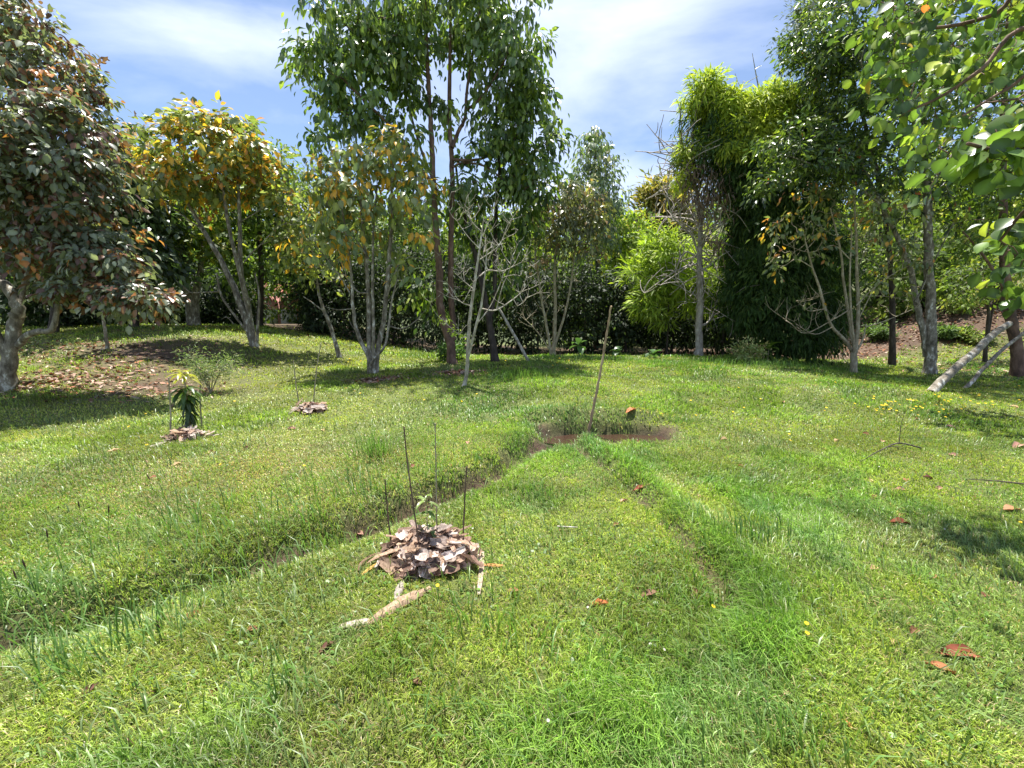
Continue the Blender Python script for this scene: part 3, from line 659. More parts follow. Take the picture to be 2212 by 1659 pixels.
def ex_i(mw, nodes):
    P = np.array([at(a, b, 15.8) for a, b in [(1189, 759), (1167, 725), (1146, 701), (1124, 682)]]); Q = crom(P, 4); tube(mw, Q, np.linspace(.03, .006, len(Q)), 5); spray(mw, Q[4:], 6, .8, .012, .8, 2)
    spray(mw, nodes, 14, 1.1, .016, .5, 2)
    return nodes
tree('many_stemmed_tree', 'clump of thin straight stems right of the tall trees with an olive crown', 'tree', 15.8,
     [[(1192, 771, 0, .07), (1180, 701, 0, .06), (1167, 627, 0, .052), (1158, 560, 0, .045), (1156, 520, 0, .03), (1160, 450, 0, .02)], [(1196, 771, 0, .10), (1200, 682, .1, .075), (1198, 590, .1, .06), (1205, 500, .1, .045), (1215, 420, .1, .03)],
      [(1196, 755, 0, .06), (1219, 682, 0, .05), (1232, 621, 0, .045), (1238, 578, 0, .035), (1245, 500, 0, .02)]],
     [(1200, 430, 62, 42, 0, 1.1), (1250, 440, 55, 45, 0, 1.1), (1170, 480, 50, 40, 0, .9), (1225, 500, 75, 40, 0, 1.1), (1280, 480, 35, 45, 0, .8), (1255, 545, 40, 22, -.2, .6), (1180, 550, 35, 25, -.2, .6)],
     B_twig, M_leaf, OLIVE, cl=(50, 48, 34, 48, 24, 12, 8), per=20, cr=.26, L=.15, wr=.5, droop=.9, flat=.8, extra=ex_i)
def ex_k(mw, nodes):
    P0 = nodes
    spray(mw, [p for p in P0 if p[2] > 3.2], 80, 1.8, .030, .5, 2, curl=3.2, rmin=.010)
    for pts in [[(1511, 554), (1490, 500), (1455, 470), (1442, 410), (1450, 350)], [(1513, 540), (1548, 480), (1575, 430), (1583, 370), (1560, 330)], [(1500, 400), (1480, 330), (1500, 260), (1550, 240), (1585, 290), (1570, 350)],
                [(1505, 380), (1530, 320), (1550, 290), (1540, 250)], [(1512, 705), (1530, 695), (1542, 672), (1545, 650)], [(1511, 560), (1480, 545), (1460, 600), (1500, 650)]]:
        P = np.array([at(a, b, 16.4) for a, b in pts]); Q = crom(P, 5); tube(mw, Q, np.linspace(.045, .008, len(Q)), 5)
        spray(mw, Q[4:], 12, 1.1, .018, .5, 2, curl=3.2, rmin=.008)
    return nodes
tree('leafless_tree', 'leafless tree with one straight grey trunk and tangled curling twigs before the bamboo', 'tree', 16.4,
     [[(1510, 771, 0, .19), (1510, 713, 0, .16), (1513, 621, 0, .14), (1511, 554, 0, .12), (1513, 468, 0, .09), (1502, 400, 0, .06), (1497, 330, 0, .03)]],
     [], B_dead, M_leafm, BAM, extra=ex_k)
def ex_o(mw, nodes):
    for pts, r in [([(1782, 667), (1750, 672), (1735, 662), (1720, 650)], .014), ([(1838, 667), (1800, 690), (1740, 720), (1710, 700), (1695, 692)], .02), ([(1850, 660), (1890, 620), (1950, 580), (2010, 560)], .018), ([(1797, 707), (1760, 722), (1720, 700)], .016),
                   ([(1836, 560), (1800, 530), (1750, 545), (1700, 530)], .018), ([(1755, 578), (1720, 560), (1690, 575), (1660, 560)], .016), ([(1854, 690), (1900, 610), (1960, 600)], .016), ([(1851, 640), (1910, 640), (1960, 650)], .012), ([(1869, 707), (1920, 690), (1990, 660)], .02)]:
        P = np.array([at(a, b, 12.9 - .2 * rng.random()) for a, b in pts]); Q = crom(P, 4); tube(mw, Q, np.linspace(r, .005, len(Q)), 5); nodes += list(Q[len(Q) // 2:]); spray(mw, Q[4:], 3, .6, .009, .8, 2)
    spray(mw, nodes, 14, .9, .012, .6, 2)
    return nodes
tree('many_stemmed_tree', 'fan of thin stems beside the dark bamboo with a few yellow leaves', 'tree', 12.9,
     [[(1846, 787, 0, .12), (1845, 765, 0, .11), (1845, 757, 0, .10)],
      [(1844, 762, 0, .06), (1825, 735, 0, .055), (1798, 707, 0, .05), (1782, 667, 0, .045), (1770, 621, 0, .04), (1755, 578, 0, .03), (1739, 520, 0, .02)], [(1845, 760, 0, .055), (1834, 682, .1, .05), (1822, 606, .1, .042), (1816, 544, .1, .035), (1794, 450, .1, .02)],
      [(1848, 762, 0, .075), (1854, 682, .1, .06), (1851, 590, .1, .05), (1850, 529, .1, .04), (1845, 420, .1, .03)], [(1846, 762, -.1, .045), (1838, 667, -.1, .035), (1836, 590, -.1, .03), (1840, 500, -.1, .02)], [(1849, 760, 0, .04), (1863, 735, 0, .035), (1871, 700, 0, .02)]],
     [(1705, 500, 50, 50, 0, .6), (1760, 450, 70, 50, 0, .8), (1840, 430, 80, 60, 0, .9), (1910, 480, 60, 70, 0, .8), (1690, 560, 30, 30, 0, .4), (1960, 560, 60, 40, 0, .6), (1760, 540, 50, 30, 0, .5), (1900, 620, 60, 30, 0, .5), (1745, 655, 16, 10, -.1, .2)],
     B_twig, M_leaf, GOLD2 + [((.30, .13, .05), .8)], cl=(16, 20, 28, 20, 6, 12, 7, 8, 2), per=11, cr=.2, L=.125, wr=.55, droop=.8, extra=ex_o)
tree('grey_trunk_tree', 'grey-trunked tree at the foot of the right bank, one trunk upright, one leaning', 'tree', 12.9,
     [[(2012, 787, 0, .20), (2012, 740, 0, .17), (2011, 660, .1, .15), (2006, 569, .1, .14), (2004, 480, .1, .13), (2002, 380, .2, .11), (1996, 250, .2, .08), (1990, 100, .3, .06), (1980, -60, .3, .03)],
      [(2002, 770, .1, .12), (1996, 728, .1, .105), (1980, 652, .1, .10), (1963, 569, .1, .085), (1917, 468, .1, .07), (1886, 407, .1, .055), (1850, 330, .1, .04), (1800, 270, .1, .025)],
      [(1978, 652, 0, .03), (2020, 560, -.2, .025), (2060, 480, -.3, .015)], [(2004, 420, 0, .05), (2060, 330, 0, .04), (2130, 240, 0, .03)], [(1999, 300, 0, .05), (1930, 200, -.2, .04), (1850, 110, -.3, .03), (1760, 60, -.3, .02)], [(1900, 440, 0, .04), (1820, 380, -.3, .03), (1740, 350, -.5, .02), (1680, 330, -.5, .012)]],
     [(1800, 60, 85, 70, -.2, 1.3), (1870, 150, 100, 75, 0, 1.4), (1765, 130, 50, 45, -.2, .8), (1900, 30, 110, 70, 0, 1.5), (2020, 120, 130, 130, .3, 1.7), (1900, 260, 95, 65, 0, 1.3), (1830, 225, 50, 40, -.1, .8), (1720, 290, 62, 32, -.5, .8), (1690, 345, 48, 45, -.5, .7),
      (1780, 350, 75, 45, -.4, .9), (1880, 350, 80, 60, -.2, 1.1), (2060, 300, 110, 90, .3, 1.3), (1980, 430, 90, 60, 0, 1.0), (1660, 400, 30, 30, -.5, .5), (2160, 200, 90, 200, .5, 1.6), (2090, 430, 90, 60, .2, 1), (1980, -100, 250, 80, .3, 2.2), (1960, 90, 80, 80, -2.2, 1.2), (2100, 150, 80, 80, -2.4, 1.3)],
     B_grey, M_leaf, G_mid + G_dark + [((.16, .21, .045), 2), ((.35, .10, .04), .12)], cl=(56, 70, 28, 70, 85, 62, 22, 26, 22, 36, 50, 50, 20, 9, 52, 18, 50, 26, 26), per=38, cr=.25, L=.12, wr=.42, droop=.45, flat=.45, r0=.02)
tree('feathery_tree', 'tree behind the right trunks whose feathery sprays reach into the sky', 'tree', 15.0,
     [[(1930, 770, 0, .12), (1925, 600, 0, .10), (1900, 400, 0, .08), (1850, 200, 0, .06), (1810, 60, 0, .03)]],
     [(1735, 20, 45, 25, -.6, .6), (1730, 80, 38, 18, -.6, .6), (1745, 125, 30, 15, -.6, .5), (1760, 185, 30, 30, -.6, .5), (1790, 20, 60, 45, -.3, .9), (1850, 300, 90, 100, 0, 1.2), (1950, 500, 110, 90, 0, 1.3)],
     B_dark, M_leafm, [((.07, .085, .05), 3), ((.10, .115, .07), 3)], cl=(20, 16, 12, 14, 26, 30, 26), per=60, cr=.26, L=.11, wr=.18, droop=.2, flat=.35, tpl=T_SIMPLE, base_px=1)
tree('dark_trunk_tree', 'dark-barked tree at the right edge that two grey poles lean towards', 'tree', 12.2,
     [[(2203, 800, 0, .20), (2195, 740, 0, .17), (2180, 667, 0, .15), (2170, 560, 0, .13), (2165, 400, 0, .11), (2170, 200, 0, .08), (2180, 0, 0, .05)], [(2180, 640, 0, .05), (2130, 560, 0, .04), (2080, 500, 0, .02)]],
     [(2170, 480, 70, 80, 0, 1), (2220, 300, 90, 120, 0, 1.3), (2200, 60, 90, 120, 0, 1.3), (2290, 500, 90, 120, 0, 1.3)], B_brown, M_leafm, G_mid + [((.2, .2, .05), 1)], cl=(30, 40, 40, 30), per=24, cr=.3, L=.13, wr=.5)
def ex_r(mw, nodes): spray(mw, nodes, 20, .9, .014, .4, 2); return nodes
tree('small_tree', 'small low-crowned tree standing on the leafy right bank', 'tree', 15.0,
     [[(2143, 690, 0, .07), (2135, 660, 0, .06), (2122, 620, 0, .04), (2105, 580, 0, .02)], [(2143, 680, 0, .04), (2150, 640, 0, .035), (2175, 600, 0, .02)]],
     [(2120, 600, 75, 35, 0, 1.1), (2080, 640, 50, 22, 0, .7), (2170, 570, 60, 40, 0, 1)], B_dark, M_leafm, G_mid + [((.2, .2, .05), 1)], cl=(50, 20, 30), per=20, cr=.28, L=.13, wr=.4, extra=ex_r)
# ------------------------------------------------------------------ trees and shrubs behind
def backtree(name, label, cat, px, py, Y0, top, blobs, cl, pal, L=.22, wr=.5, per=16, cr=.4, bark=B_dark, r=.15, mat=None, group=None, droop=.6, flat=.6, tpl=T_FOLD, stems=None, hollow=.55):
    st = stems or [[(px, py, 0, r), (px + 4, (py * 2 + top) / 3, 0, r * .8), (px - 3, (py + top * 2) / 3, 0, r * .5), (px, top + 25, 0, r * .2)]]
    return tree(name, label, cat, Y0, st, blobs, bark, mat or M_leafm, pal, cl, per, cr, L, wr, droop, group, tpl, r0=.03, r1=.008, hollow=hollow, flat=flat, base_px=1)
backtree('distant_tree', 'distant pinkish-brown treetop between the big left tree and the golden tree', 'tree', 285, 690, 34, 275, [(290, 310, 52, 38, 0, 1.8), (270, 380, 60, 50, 0, 1.8)], (60, 50), PINK, L=.26, r=.2)
backtree('broadleaf_tree', 'dark glossy-leaved tree between the big left tree and the forked tree', 'tree', 290, 715, 15, 340, [(285, 400, 60, 55, 0, 1.3), (250, 330, 45, 40, 0, 1), (300, 480, 70, 60, 0, 1.4), (330, 560, 60, 50, 0, 1.2), (250, 560, 60, 60, 0, 1.2)], (60, 30, 70, 50, 45), G_dark + [((.10, .13, .08), 2)], L=.19, wr=.6, per=22, cr=.32, mat=M_leaf)
backtree('rounded_tree', 'green round-topped tree behind the golden-leaved tree', 'tree', 560, 715, 19, 300, [(570, 370, 52, 60, 0, 1.6), (540, 440, 80, 60, 0, 1.8), (600, 470, 60, 60, 0, 1.5), (480, 480, 80, 60, 0, 1.8), (560, 560, 90, 60, 0, 1.6)], (70, 70, 60, 60, 60), G_mid, L=.2, per=22, cr=.4)
backtree('silvery_tree', 'pale silvery-green tree seen between the golden tree and the many-stemmed clump', 'tree', 665, 715, 23, 350, [(650, 400, 48, 36, 0, 1.5), (690, 440, 60, 55, 0, 1.8), (640, 480, 60, 60, 0, 1.8), (720, 400, 40, 40, 0, 1.2)], (44, 50, 50, 26), SILV, L=.2, wr=.4, per=20, cr=.45)
backtree('conical_tree', 'pale green cone-shaped tree rising alone right of the tall trees', 'tree', 1287, 740, 23, 285, [(1281, 305, 24, 26, 0, .7), (1283, 350, 42, 34, 0, 1.1), (1284, 400, 56, 40, 0, 1.4), (1300, 445, 52, 45, 0, 1.4), (1270, 500, 70, 50, 0, 1.6)], (20, 36, 46, 42, 50), SILV + [((.12, .17, .06), 4)], L=.22, wr=.42, per=24, cr=.32, mat=M_leaf, droop=1.2)
backtree('cypress_tree', 'bronze-yellow conical conifer far behind left of the leafless tree', 'tree', 1432, 740, 31, 395, [(1425, 420, 28, 28, 0, 1.1), (1420, 465, 46, 35, 0, 1.6), (1440, 515, 60, 45, 0, 2.0), (1470, 455, 30, 40, 0, 1.2)], (40, 60, 70, 30), CYP, L=.4, wr=.25, per=40, cr=.45, droop=-.3, tpl=T_SIMPLE)
backtree('yellow_shrub', 'bright yellow-green feathery bush in front of the dark hedge', 'shrub', 1440, 755, 18.2, 500, [(1440, 545, 58, 42, 0, 1.1), (1400, 590, 48, 30, 0, .9), (1470, 600, 62, 36, -.2, 1.1), (1430, 655, 58, 42, -.3, 1.0), (1500, 640, 48, 40, 0, .9)], (50, 30, 46, 44, 30), G_lime, L=.30, wr=.16, per=42, cr=.26, droop=.25, tpl=T_SIMPLE, r=.05)
backtree('yellow_shrub', 'smaller yellow-tinged bush between the leafless tree and the bamboo', 'shrub', 1560, 755, 19.2, 540, [(1550, 560, 32, 50, 0, .8), (1590, 600, 36, 60, 0, .9)], (28, 34), G_bright, L=.2, wr=.3, per=34, cr=.3, r=.05)
backtree('bright_tree', 'light green tree left of the bronze conifer above the hedge', 'tree', 1330, 740, 25, 440, [(1350, 500, 50, 45, 0, 1.6), (1310, 540, 52, 40, 0, 1.6), (1380, 530, 36, 36, 0, 1.2)], (60, 50, 30), G_bright, L=.22, per=26, cr=.4)
backtree('added_shade_tree', 'dark tree added behind the big left tree to shade the ground', 'tree', 120, 760, 13.6, 300, [(110, 360, 90, 60, 0, 1.8), (60, 450, 100, 60, 0, 1.8), (170, 460, 70, 60, 0, 1.6), (120, 540, 110, 50, .2, 1.8)], (50, 50, 40, 50), G_dark, L=.2, per=24, cr=.4)  # extra tree hidden by the left crown, added to cast shade on the slope
# hedge row
hedge = [(690, 560, 55, 20.5, 'dark hedge shrub behind the leaning thin trunk'), (740, 520, 80, 20.0, 'dark hedge shrub behind the many-stemmed clump'), (850, 510, 80, 20.5, 'dark hedge shrub left of the two reddish trunks'),
         (960, 520, 80, 20.0, 'dark hedge shrub directly behind the two reddish trunks'), (1060, 500, 80, 20.8, 'dark hedge shrub behind the white bare sapling'), (1160, 560, 75, 20.0, 'dark hedge shrub behind the thin straight stems'),
         (1260, 570, 75, 20.4, 'dark hedge shrub behind the long cane stuck by the pit'), (1350, 590, 70, 19.8, 'dark hedge shrub left of the yellow-green bush'), (1450, 620, 70, 20.6, 'dark hedge shrub behind the yellow-green bush'),
         (1560, 620, 70, 20.2, 'dark hedge shrub right of the leafless tree'), (505, 600, 60, 20.5, 'dark hedge shrub behind the base of the golden-leaved tree'), (420, 600, 80, 20.5, 'dark hedge shrub behind the forked tree'),
         (310, 590, 80, 18.5, 'dark shrub behind the low leafy limb of the big left tree'), (190, 590, 90, 16.5, 'dark shrub behind the thin sapling trunk at left'), (60, 560, 110, 15.5, 'dark shrub behind the trunk of the big left tree')]
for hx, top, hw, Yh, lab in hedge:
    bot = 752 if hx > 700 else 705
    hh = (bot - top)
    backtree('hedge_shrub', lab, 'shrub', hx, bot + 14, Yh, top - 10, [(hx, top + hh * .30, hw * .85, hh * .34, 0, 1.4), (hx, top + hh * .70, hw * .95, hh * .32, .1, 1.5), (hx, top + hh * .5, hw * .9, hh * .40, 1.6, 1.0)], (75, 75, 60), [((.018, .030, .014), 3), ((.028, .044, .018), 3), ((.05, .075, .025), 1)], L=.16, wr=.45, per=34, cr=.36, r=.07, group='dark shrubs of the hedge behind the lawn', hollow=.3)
# higher trees standing behind the hedge
for (tx, top, hw, Yt, pal, lab, nm) in [(760, 440, 90, 25, G_mid + SILV, 'mixed green tree above the hedge behind the orange-leaved clump', 'broadleaf_tree'), (890, 430, 80, 26, G_mid, 'mid-green tree above the hedge left of the two reddish trunks', 'broadleaf_tree'),
                                    (1030, 470, 80, 25, G_bright + G_mid, 'light green tree above the hedge behind the white bare sapling', 'broadleaf_tree'), (1120, 480, 70, 24, G_bright, 'yellowish tree above the hedge behind the thin straight stems', 'broadleaf_tree'),
                                    (430, 430, 90, 24, G_mid, 'green tree behind the forked tree', 'broadleaf_tree'), (160, 420, 130, 22, G_dark, 'dark tree filling behind the big left tree', 'broadleaf_tree'), (1900, 300, 130, 24, G_bright, 'sunlit yellow-green tree behind the right trunks', 'broadleaf_tree'),
                                    (2080, 330, 130, 26, G_lime, 'bright yellow-green tree high on the right bank', 'broadleaf_tree'), (2250, 260, 140, 24, G_bright, 'sunlit tree at the right edge above the bank', 'broadleaf_tree'), (1990, 480, 90, 21, G_mid, 'low green tree on the bank behind the leaning trunk', 'broadleaf_tree'), (2200, 560, 90, 22, G_bright, 'leafy shrub on top of the bank at the right edge', 'broadleaf_tree'),
                                    (1730, 420, 90, 23, G_dark, 'dark tree behind the bamboo', 'broadleaf_tree'), (-60, 300, 140, 20, G_dark, 'dark tree beyond the left edge', 'broadleaf_tree'),
      (1800, 470, 110, 25, G_dark, 'shaded tree behind the fan of thin stems', 'broadleaf_tree'), (2010, 400, 120, 28, G_mid, 'green tree on the crest of the bank behind the grey trunks', 'broadleaf_tree'), (2150, 470, 120, 25, G_mid, 'leafy tree on the bank behind the small low-crowned tree', 'broadleaf_tree'), (1400, 560, 80, 27, G_mid, 'green tree behind the yellow-green bush', 'broadleaf_tree'),
      (1230, 520, 80, 27, G_mid, 'green tree above the hedge left of the light green tree', 'broadleaf_tree'), (650, 520, 70, 27, G_mid, 'green tree above the hedge behind the leaning thin trunk', 'broadleaf_tree'), (1520, 520, 80, 27, G_mid + G_bright, 'green tree behind the leafless tree', 'broadleaf_tree')]:
    bot = 740 if tx < 1750 else 660; top -= 35 if 700 < tx < 1180 else 0
    backtree(nm, lab, 'tree', tx, bot, Yt, top, [(tx, top + 55, hw * .7, 52, 0, 1.8), (tx - hw * .4, top + 120, hw * .65, 60, 0, 1.8), (tx + hw * .4, top + 120, hw * .65, 60, 0, 1.8), (tx, top + 205, hw * .9, 55, .3, 1.6)], (45, 45, 45, 36), pal, L=.25, wr=.5, per=20, cr=.48)
mw_ = MB(); nf = 420
fx = rng.uniform(-75, 85, nf); fy = rng.uniform(40, 78, nf); fc = np.stack([fx, fy, H(fx, fy) + 1.2 + 2.4 * rng.random(nf)], -1)
crown_leaves(mw_, fc, fc - np.array([0, 0, 1.0]), 46, 1.5, 1.0, .6, G_mid + G_dark + CYP[:1], .2, T_SIMPLE, flat=.7)
tag(mw_.build('woodland', M_leafm), 'far-off green woodland covering the hillside behind the trees', 'woodland', kind='stuff')
# ------------------------------------------------------------------ bamboo
bx = at(1660, 770, 15.6)
groot = empty('bamboo_clump', (bx[0], 15.6, Hs(bx[0], 15.6)), 'towering dark bamboo clump with drooping yellow-green tops right of the leafless tree', 'bamboo')
mc = MB(); nodes = []
culms = [(1560, 1500, 175, 1540), (1600, 1530, 230, 1590), (1640, 1600, 290, 1640), (1660, 1690, 200, 1690), (1690, 1720, 185, 1740), (1620, 1560, 250, 1600), (1700, 1760, 210, 1770), (1720, 1760, 330, 1800)]
for k, (b0, m0, t, e) in enumerate(culms):
    dy = .5 + .6 * rng.random(); Y0 = 15.8 + dy
    P = [at(b0 + 60, 770, Y0), at(b0 + 50, 560, Y0), at((b0 + e) / 2 + 20, 380, Y0), at(m0 + 30, t + 40, Y0), at(m0, t, Y0 - .2)]
    P[0][2] = Hs(P[0][0], Y0) - .05
    Q = crom(P, 6); cm = MB(); tube(cm, Q, np.linspace(.055, .012, len(Q)), 6); cm.build('culm', B_dark, groot, smooth=True)
def bam(blist, pal, L, per, cr, cl, droop=1.0):
    for b_, n in zip(blist, cl):
        cen, c = blobpts(b_, 15.8, n, .35)
        crown_leaves(mc, cen, c, per, cr, L, .17, pal, droop, T_SIMPLE, flat=1.0, upn=.6)
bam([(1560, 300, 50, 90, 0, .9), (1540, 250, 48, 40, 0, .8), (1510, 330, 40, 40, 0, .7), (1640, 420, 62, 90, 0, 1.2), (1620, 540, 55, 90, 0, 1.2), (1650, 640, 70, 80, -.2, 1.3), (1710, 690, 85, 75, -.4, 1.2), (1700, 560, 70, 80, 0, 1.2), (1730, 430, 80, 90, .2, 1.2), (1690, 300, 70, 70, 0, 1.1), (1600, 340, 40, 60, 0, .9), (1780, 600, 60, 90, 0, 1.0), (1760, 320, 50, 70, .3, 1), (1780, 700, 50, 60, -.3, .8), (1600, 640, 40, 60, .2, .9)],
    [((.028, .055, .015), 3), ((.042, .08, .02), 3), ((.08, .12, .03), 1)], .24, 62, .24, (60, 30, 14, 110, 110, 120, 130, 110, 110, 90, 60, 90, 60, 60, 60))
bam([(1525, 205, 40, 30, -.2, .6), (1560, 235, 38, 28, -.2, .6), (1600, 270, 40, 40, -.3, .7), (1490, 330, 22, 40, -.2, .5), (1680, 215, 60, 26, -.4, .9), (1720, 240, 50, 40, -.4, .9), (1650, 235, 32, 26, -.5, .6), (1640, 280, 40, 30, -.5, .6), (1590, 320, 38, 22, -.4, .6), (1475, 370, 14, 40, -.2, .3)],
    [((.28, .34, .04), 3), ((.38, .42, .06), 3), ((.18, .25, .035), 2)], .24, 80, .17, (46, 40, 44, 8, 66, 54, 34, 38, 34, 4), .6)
mc.build('foliage', M_bamb, groot)
cm = MB(); P = [at(1645, 260, 16), at(1641, 205, 16), at(1633, 160, 16), at(1625, 115, 16)]; tube(cm, crom(P, 3), np.linspace(.035, .008, 10), 5); cm.build('shoot', B_dead, groot)
cm = MB()
for (a, b, c, d) in [(1490, 380, 22, 60), (1530, 400, 26, 70), (1560, 450, 22, 90)]:
    cen, c0 = blobpts((a, b, c, d, -.2, .5), 15.8, 24, .2); crown_leaves(cm, cen, c0, 16, .2, .3, .1, [((.16, .11, .08), 2), ((.10, .07, .05), 2)], 1.6, T_SIMPLE, flat=1.2)
cm.build('dead_foliage', M_dry, groot)
# ------------------------------------------------------------------ near branch of the big-leaved tree at the right
T_BIG = (np.array([(0, -.12, 0), (0, 0, 0), (-.26, .12, .05), (-.46, .36, .11), (-.47, .6, .10), (-.28, .85, .0), (0, 1.02, -.13), (.28, .85, .0), (.47, .6, .10), (.46, .36, .11), (.26, .12, .05), (0, .36, .0), (0, .68, -.03), (.02, -.12, 0)]),
         np.array([[1, 11, 3, 2], [1, 10, 9, 11], [11, 12, 4, 3], [11, 9, 8, 12], [12, 6, 5, 4], [12, 8, 7, 6]]))
BIGC = [((.06, .10, .028), 4), ((.10, .16, .035), 4), ((.15, .20, .035), 3), ((.045, .075, .025), 4), ((.24, .27, .05), 1.4), ((.40, .26, .05), .10), ((.36, .10, .04), .012)]
rb = (4.6, 3.0)
broot = empty('broadleaf_tree', (rb[0], rb[1], Hs(*rb)), 'near tree reaching in from the right with large glossy oval leaves', 'tree')
mw = MB(); ml = MB()
Pt = [np.array([4.6, 3.0, Hs(*rb) - .05]), np.array([4.65, 3.0, 1.5]), np.array([4.5, 3.1, 3.0]), np.array([4.3, 3.2, 4.5]), np.array([4.2, 3.2, 6.2])]
Q = crom(Pt, 5); tube(mw, Q, np.linspace(.16, .05, len(Q)), 9)
bt = MB()
def limb(pts, r):
    P = np.array([at(a, b, Y) for a, b, Y in pts]); Q = crom(np.vstack([Pt[2] if P[0][2] > 2.2 else Pt[1] + np.array([0, 0, .3]), P]), 5); tube(mw, Q, np.linspace(r, .008, len(Q)), 6); return list(Q[4:])
nodes = []
nodes += limb([(2260, -40, 3.4), (2150, 30, 3.6), (2020, 60, 3.7), (1930, 40, 3.8)], .022)
nodes += limb([(2240, 60, 3.4), (2120, 150, 3.5), (2030, 210, 3.6), (1960, 240, 3.6)], .020)
nodes += limb([(2260, 160, 3.3), (2180, 190, 3.4), (2080, 250, 3.4)], .016)
nodes += limb([(2300, 320, 2.5), (2230, 330, 2.4), (2150, 325, 2.35), (2090, 310, 2.3)], .018)
nodes += limb([(2300, 420, 2.4), (2220, 450, 2.5), (2160, 520, 2.6)], .016)
nodes += limb([(2320, 620, 2.6), (2240, 600, 2.7), (2180, 540, 2.7)], .016)
def bigleaves(bl, L, per, cr, Yb):
    for (px, py, rx, ry, dy, rd, n) in bl:
        cen, c = blobpts((px, py, rx, ry, dy, rd), Yb, n, .2)
        global nodes
        nodes = list(grow(mw, nodes, cen, .009, .003, 4, .05))
        crown_leaves(ml, cen, c, per, cr, L, .80, BIGC, .75, T_BIG, lvar=.5, cvar=.35, flat=.6, upn=.9)
bigleaves([(1940, 40, 34, 42, 0, .3, 7), (1925, 115, 24, 44, 0, .25, 6), (1965, 165, 38, 44, 0, .3, 6), (1950, 235, 22, 20, 0, .2, 2), (2020, 80, 66, 55, .1, .4, 10), (2060, 170, 60, 40, .1, .4, 6), (2130, 50, 76, 60, .1, .4, 11), (2175, 140, 46, 45, 0, .3, 5), (1990, 10, 80, 40, 0, .4, 10), (2060, 255, 40, 20, .1, .3, 3), (2250, 60, 80, 120, 0, .4, 16), (2060, -120, 220, 90, .2, .8, 30), (2350, -60, 120, 160, 0, .6, 20)], .088, 7, .10, 3.6)
bigleaves([(2100, 320, 38, 30, 0, .1, 3), (2150, 350, 34, 30, 0, .12, 3), (2190, 300, 40, 34, 0, .12, 4), (2090, 355, 26, 22, 0, .1, 1), (2230, 340, 40, 60, 0, .12, 6), (2190, 250, 35, 25, 0, .12, 3)], .095, 6, .07, 2.35)
bigleaves([(2195, 490, 22, 24, 0, .1, 3), (2180, 540, 20, 20, 0, .1, 2), (2210, 590, 20, 30, 0, .12, 3), (2215, 650, 16, 20, 0, .1, 2), (2250, 560, 40, 100, 0, .2, 10)], .085, 6, .06, 2.6)
# the part of its crown above the camera's right that shades the lawn
cen = np.array([7.2, 7.2, 5.0]) + rng.normal(0, 1, (50, 3)) * np.array([.95, .6, .45]); cen = cen[cen[:, 0] > 6.1]
nodes = list(grow(mw, nodes + list(Q[-8:]), cen, .02, .004)); crown_leaves(ml, cen, cen.mean(0), 14, .24, .14, .9, BIGC, .7, T_BIG)
mw.build('trunk', B_brown, broot, smooth=True); ml.build('crown', M_leaf, broot, smooth=False)

# ------------------------------------------------------------------ canes, stakes, poles
def pole(name, label, cat, p0, p1, r0, r1, mat, group=None, knots=0, bend=.01, sides=8, sink=.06):
    p0 = np.array(p0, float); p1 = np.array(p1, float); d = nrm(p1 - p0); p0 = p0 - d * sink
    L = np.linalg.norm(p1 - p0); n = max(8, knots * 3 + 1); t = np.linspace(0, 1, n)
    P = p0 + (p1 - p0) * t[:, None]; s = rng.normal(0, 1, 3); s -= d * s.dot(d); s = nrm(s)
    P = P + s * (bend * L * np.sin(t * math.pi))[:, None] + rng.normal(0, r0 * .12, (n, 3)); R = r0 + (r1 - r0) * t
    if knots: R = R * (1 + .28 * (np.arange(n) % 3 == 0))
    m = MB(); tube(m, P, R * (.72 if name == 'plant_stake' else 1), sides, wob=.06)
    o = m.build(name, mat, origin=(p0[0], p0[1], p0[2]), smooth=True)
    return tag(o, label, cat, group)
g = ground(1270, 938)
pole('bamboo_cane', 'tall jointed bamboo cane stuck upright at the muddy pit', 'cane', g, at(1320, 662, g[1] - .12), .021, .012, B_cane, knots=10, bend=.012)
g = ground(1141, 780); g2 = at(1076, 664, 13.45)
pole('wooden_pole', 'slanting pale pole propped against the dark tall trunk', 'pole', g, g2, .055, .04, B_pale)
g = ground(2013, 845); pole('wooden_pole', 'thicker grey pole leaning to the tree at the right edge', 'pole', g, at(2180, 697, g[1] + .9), .085, .062, B_grey, group='two poles leaning to the right-edge tree', bend=.015)
g = ground(2086, 838); pole('wooden_pole', 'thinner pole right of the thick grey leaning pole', 'pole', g, at(2215, 716, g[1] + .7), .045, .035, B_grey, group='two poles leaning to the right-edge tree', bend=.02)
STK = 'thin stakes standing around young plants'
for (a, b, c, d, dy, lab) in [(846, 1160, 832, 1035, .12, 'short dark stake left of the seedling in the nearest leaf heap'), (913, 1190, 872, 922, -.1, 'longest leaning stake in front of the seedling in the nearest leaf heap'),
                       (943, 1130, 940, 914, .32, 'straight grey stake behind the seedling in the nearest leaf heap'), (1000, 1150, 1008, 1009, .05, 'reddish stake on the right side of the nearest leaf heap'),
                       ]:
    Yb = 2.72 + dy; p0 = at(a, b, Yb); p0[2] = Hs(p0[0], Yb)
    pole('plant_stake', lab, 'stake', p0, at(c, d, Yb + .02), .0085, .006, B_brown if 'reddish' in lab else B_brown if 'dark' in lab or 'longest' in lab else B_twig, STK, knots=4, bend=.01, sides=6)
